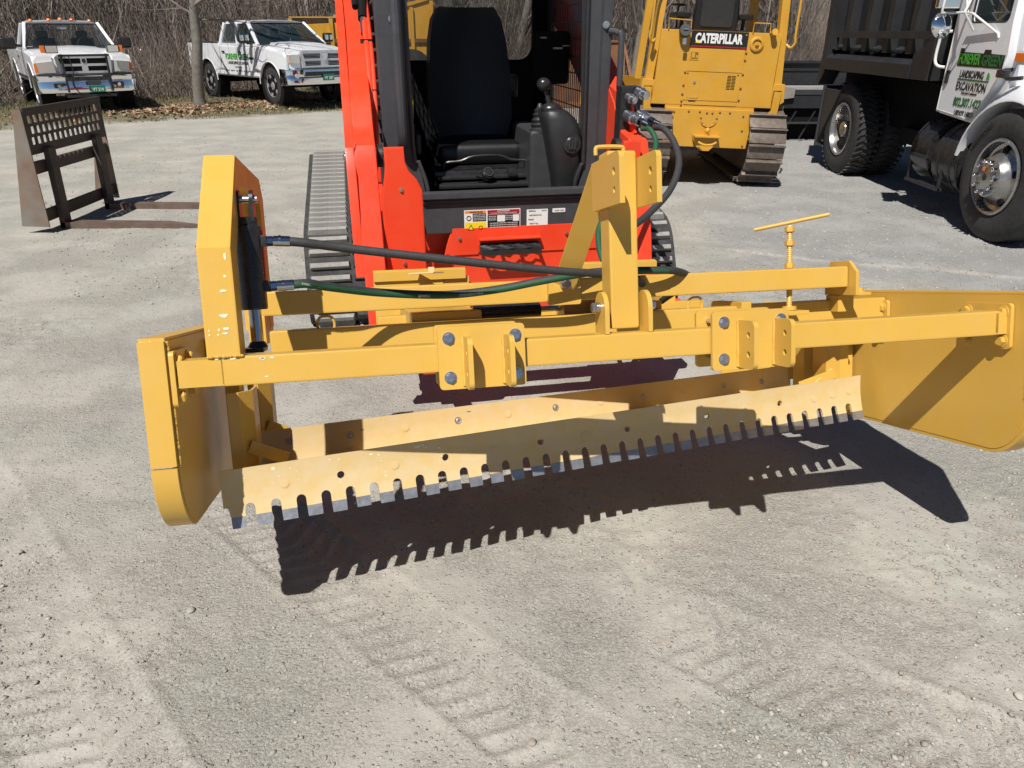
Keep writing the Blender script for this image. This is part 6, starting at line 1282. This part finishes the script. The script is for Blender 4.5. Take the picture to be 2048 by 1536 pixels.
# the grey tree in front of the newer pickup: built by hand with a slight S bend
t = thing('bare_tree', 'grey-barked leafless tree on the verge in front of the newer white pickup', 'tree', Matrix.Translation((-6.78, 17.15, gz(-6.78, 17.15) - .05)))
m = MB(); m.tube([(.0, 0, -.1), (0, 0, .04), (.0, 0, .3), (.08, .0, .9), (.15, .02, 1.35), (.17, .02, 1.8), (.24, .0, 2.3), (.30, .0, 3.2), (.1, .1, 5), (.05, 0, 7.5)], .2, 14, 5, rr=[0.167, 0.161, 0.149, 0.140, 0.133, 0.130, 0.127, 0.124, 0.121, 0.118, 0.118, 0.115, 0.112, 0.112, 0.112, 0.112, 0.108, 0.108, 0.105, 0.105, 0.105, 0.102, 0.099, 0.099, 0.093, 0.093, 0.087, 0.087, 0.081, 0.074, 0.068, 0.062, 0.056, 0.050, 0.043, 0.037, 0.031, 0.025, 0.019])
m.build('trunk', 'bark', t, smooth=60)
r_ = random.Random(11); C_ = MB()
def br(p, d, L, rad, lvl):
    n = 5; pts = [Vector(p)]; d = Vector(d).normalized()
    for i in range(n):
        d = (d + Vector((r_.uniform(-1, 1), r_.uniform(-1, 1), r_.uniform(-.4, .7))) * .2).normalized(); pts.append(pts[-1] + d * L / n)
    rr = [rad * (1 - .8 * i / n) for i in range(n + 1)]; C_.tube(pts, rad, 5 if lvl < 2 else 3, rr=rr)
    if lvl < 3:
        for j in range(5 if lvl < 2 else 4):
            i = r_.randrange(1, n + 1); a = r_.uniform(0, 6.283); dd = d.copy(); u = dd.orthogonal().normalized(); v = dd.cross(u)
            br(pts[i], dd * .6 + (u * math.cos(a) + v * math.sin(a)) * .7, L * r_.uniform(.4, .65), rr[min(i, n - 1)] * .5, lvl + 1)
br((.19, 0, 2.0), (1.0, -.2, .35), 2.4, .06, 0); br((.23, 0, 2.3), (-.7, .1, .5), 1.8, .05, 0); br((.16, .05, 1.75), (.9, .3, -.05), 1.1, .028, 1)
br((.17, 0, 1.85), (-1, -.2, .3), 1.2, .025, 1)
for i in range(12): br((0, 0, 2.8 + i * .38), (r_.uniform(-1, 1), r_.uniform(-1, 1), .7), 2.6 - i * .12, .06, 0)
C_.build('crown', 'twig', t)
# woodland: prototypes copied as single trees
protoT = []
for i, (h, r0, lm, sp) in enumerate(((9, .13, 14, .5), (8, .09, 15, .45), (7, .055, 14, .5), (10, .16, 13, .55), (6, .04, 16, .5), (5, .028, 14, .55), (7.5, .07, 18, .42))):
    T_, C_ = grow_tree(h, r0, 50 + i, lm, 3, sp, .10, .10)
    e = bpy.data.objects.new('bare_tree', None); col.objects.link(e)
    T_.build('trunk', 'trunk', e, smooth=60); C_.build('crown', 'twig', e, smooth=60); protoT.append(e)
rt = random.Random(4); places = []
kinds = ['stout dark bare tree', 'slim bare tree', 'thin young bare tree', 'thick bare tree', 'very thin sapling', 'wispy bare sapling', 'many-branched bare tree']
for i in range(230):
    x = rt.uniform(-27, 13); d = 4.3 + rt.random() ** 1.4 * 16
    y = 13.78 + .69 * (x + 9.08) + d * 1.215
    if y < 13.5 or (-15 < x < -1 and d < 7.4): continue
    if -8 < x < -2 and y < 24.5 and x > -6.8: continue
    places.append((x, y))
for i, (x, y) in enumerate(places):
    k = rt.choices(range(7), (2, 3, 4, 1, 4, 4, 4))[0]; y_ = y
    if x > -.5: y_ = max(y, 17.5)
    o = copy_tree(protoT[k]); o.location = (x, y_, gz(x, y_) - .05); o.rotation_euler = (rt.uniform(-.06, .06), rt.uniform(-.06, .06), rt.uniform(0, 6.28)); s_ = rt.uniform(.8, 1.25); o.scale = (s_, s_, s_)
    px = 1024 + 1480 * x / (.9026 * y_ + .3)
    where = next(w for lim, w in ((60, 'wood at the far left behind the older pickup'), (290, 'wood directly behind the older pickup'), (410, 'wood between the two pickups'), (690, 'wood directly behind the newer pickup'), (1215, 'wood seen through the loader cab'), (1290, 'wood between loader and bulldozer'), (1565, 'wood directly behind the bulldozer'), (1660, 'wood between bulldozer and dump truck'), (1e9, 'wood hidden behind the dump truck')) if px < lim)
    tag(o, '%s in the %s' % (kinds[k], where), 'tree', 'trees of the leafless wood behind the lot')
for x, y, k, lb in ((4.55, 18.6, 1, 'pale slim trunk standing between the bulldozer and the dump truck'), (3.05, 20.2, 1, 'pale slim tree seen just left of the bulldozer canopy post'), (-12.6, 19.4, 0, 'dark tree rising directly behind the roof of the older pickup')):
    o = copy_tree(protoT[k]); o.location = (x, y, gz(x, y) - .05); o.rotation_euler = (0, 0, x); tag(o, lb, 'tree')
    if k == 1:
        for c in o.children:
            if c.name.startswith('trunk'): c.data = c.data.copy(); c.data.materials[0] = M['bark']
for e in protoT:
    for c in list(e.children): bpy.data.objects.remove(c)
    bpy.data.objects.remove(e)
# brush: thin stems and twigs as one mass
def brush(n, seed, x0, x1, d0, d1, L0, L1, rad, name, label, mats, tiltk=.5):
    g_ = np.random.default_rng(seed); x = g_.uniform(x0, x1, n); d = d0 + (d1 - d0) * g_.random(n) ** 1.2; y = 13.78 + .69 * (x + 9.08) + d * 1.215
    k = (x < -14.5) | (x > -1.5) | (d > 6.9) ; k &= ~((x > -1.) & (y < 17.5)); 
    if name == 'low_brush': k = x > -99
    for lx, ly, ro in ((-8.32, 15.68, R(36)), (-4.06, 17.49, R(44)), (-3.7, 21.6, R(12))):
        a = (x - lx) * math.cos(ro) + (y - ly) * math.sin(ro); b_ = -(x - lx) * math.sin(ro) + (y - ly) * math.cos(ro); k &= ~((np.abs(a) < (1.1 if ly < 20 else 2.6)) & (b_ > -.6) & (b_ < 5.2))
    x, y = x[k], y[k]; n = len(x)
    z = ground_z(x, y) + np.where(g_.random(n) < .45, 0, g_.random(n) * 3.6)
    L = g_.uniform(L0, L1, n); th = g_.normal(0, tiltk, n); ph = g_.uniform(0, 6.283, n); b_ = g_.normal(0, .12, (n, 2))
    D = np.stack([np.sin(th) * np.cos(ph), np.sin(th) * np.sin(ph), np.cos(th)], -1); P0 = np.stack([x, y, z], -1)
    z = np.where(L < 1.2, ground_z(x, y) + (z - ground_z(x, y)) * (.2 if name == 'low_brush' else 1), z); P0[:, 2] = z; r_ = rad * g_.uniform(.5, 1.5, n); V = np.zeros((n, 9, 3))
    for j, t in enumerate((0, .5, 1)):
        c = P0 + D * (L * t)[:, None]; c[:, 0] += b_[:, 0] * L * math.sin(t * 3.14); c[:, 1] += b_[:, 1] * L * math.sin(t * 3.14)
        for q in range(3):
            a = 2.0944 * q; rr = r_ * (1 - .75 * t); V[:, j * 3 + q] = c + np.stack([np.cos(a) * rr, np.sin(a) * rr, 0 * rr], -1)
    F = np.array([(a, (a % 3 + 1) % 3 + a // 3 * 3, (a % 3 + 1) % 3 + a // 3 * 3 + 3, a + 3) for a in range(6)])
    me = bpy.data.meshes.new(name); me.vertices.add(n * 9); me.vertices.foreach_set('co', V.ravel().astype(np.float32)); q = (F[None] + (np.arange(n) * 9)[:, None, None]).reshape(-1, 4)
    me.loops.add(q.size); me.loops.foreach_set('vertex_index', q.ravel().astype(np.int32)); me.polygons.add(len(q)); me.polygons.foreach_set('loop_start', np.arange(0, q.size, 4, dtype=np.int32)); me.update(calc_edges=True)
    for m_ in mats: me.materials.append(m_)
    me.polygons.foreach_set('material_index', np.repeat(g_.integers(0, len(mats), n), 6).astype(np.int32)); tag(addobj(name, me), label, 'undergrowth', kind='stuff')
tw2 = paint('twig_grey', (.33, .295, .255), (.24, .21, .18), rough=.9, scale=3); tw3 = paint('twig_red_brown', (.24, .175, .14), (.17, .12, .095), rough=.9, scale=3)
brush(30000, 1, -28, 15, 4.2, 13, .5, 1.9, .0085, 'undergrowth', 'dense leafless brush filling the edge of the wood', [M['twig'], tw2, tw3])
brush(26000, 3, -27, 2, 3.6, 8.5, .3, 1.2, .008, 'low_brush', 'low tangled brush at the foot of the wood behind the pickups', [M['twig'], tw2, tw3], .8)
brush(9000, 2, -28, 15, 8, 22, 1.5, 4.5, .016, 'far_brush', 'grey haze of stems and saplings deeper in the wood', [M['twig'], tw2, M['trunk']], .25)
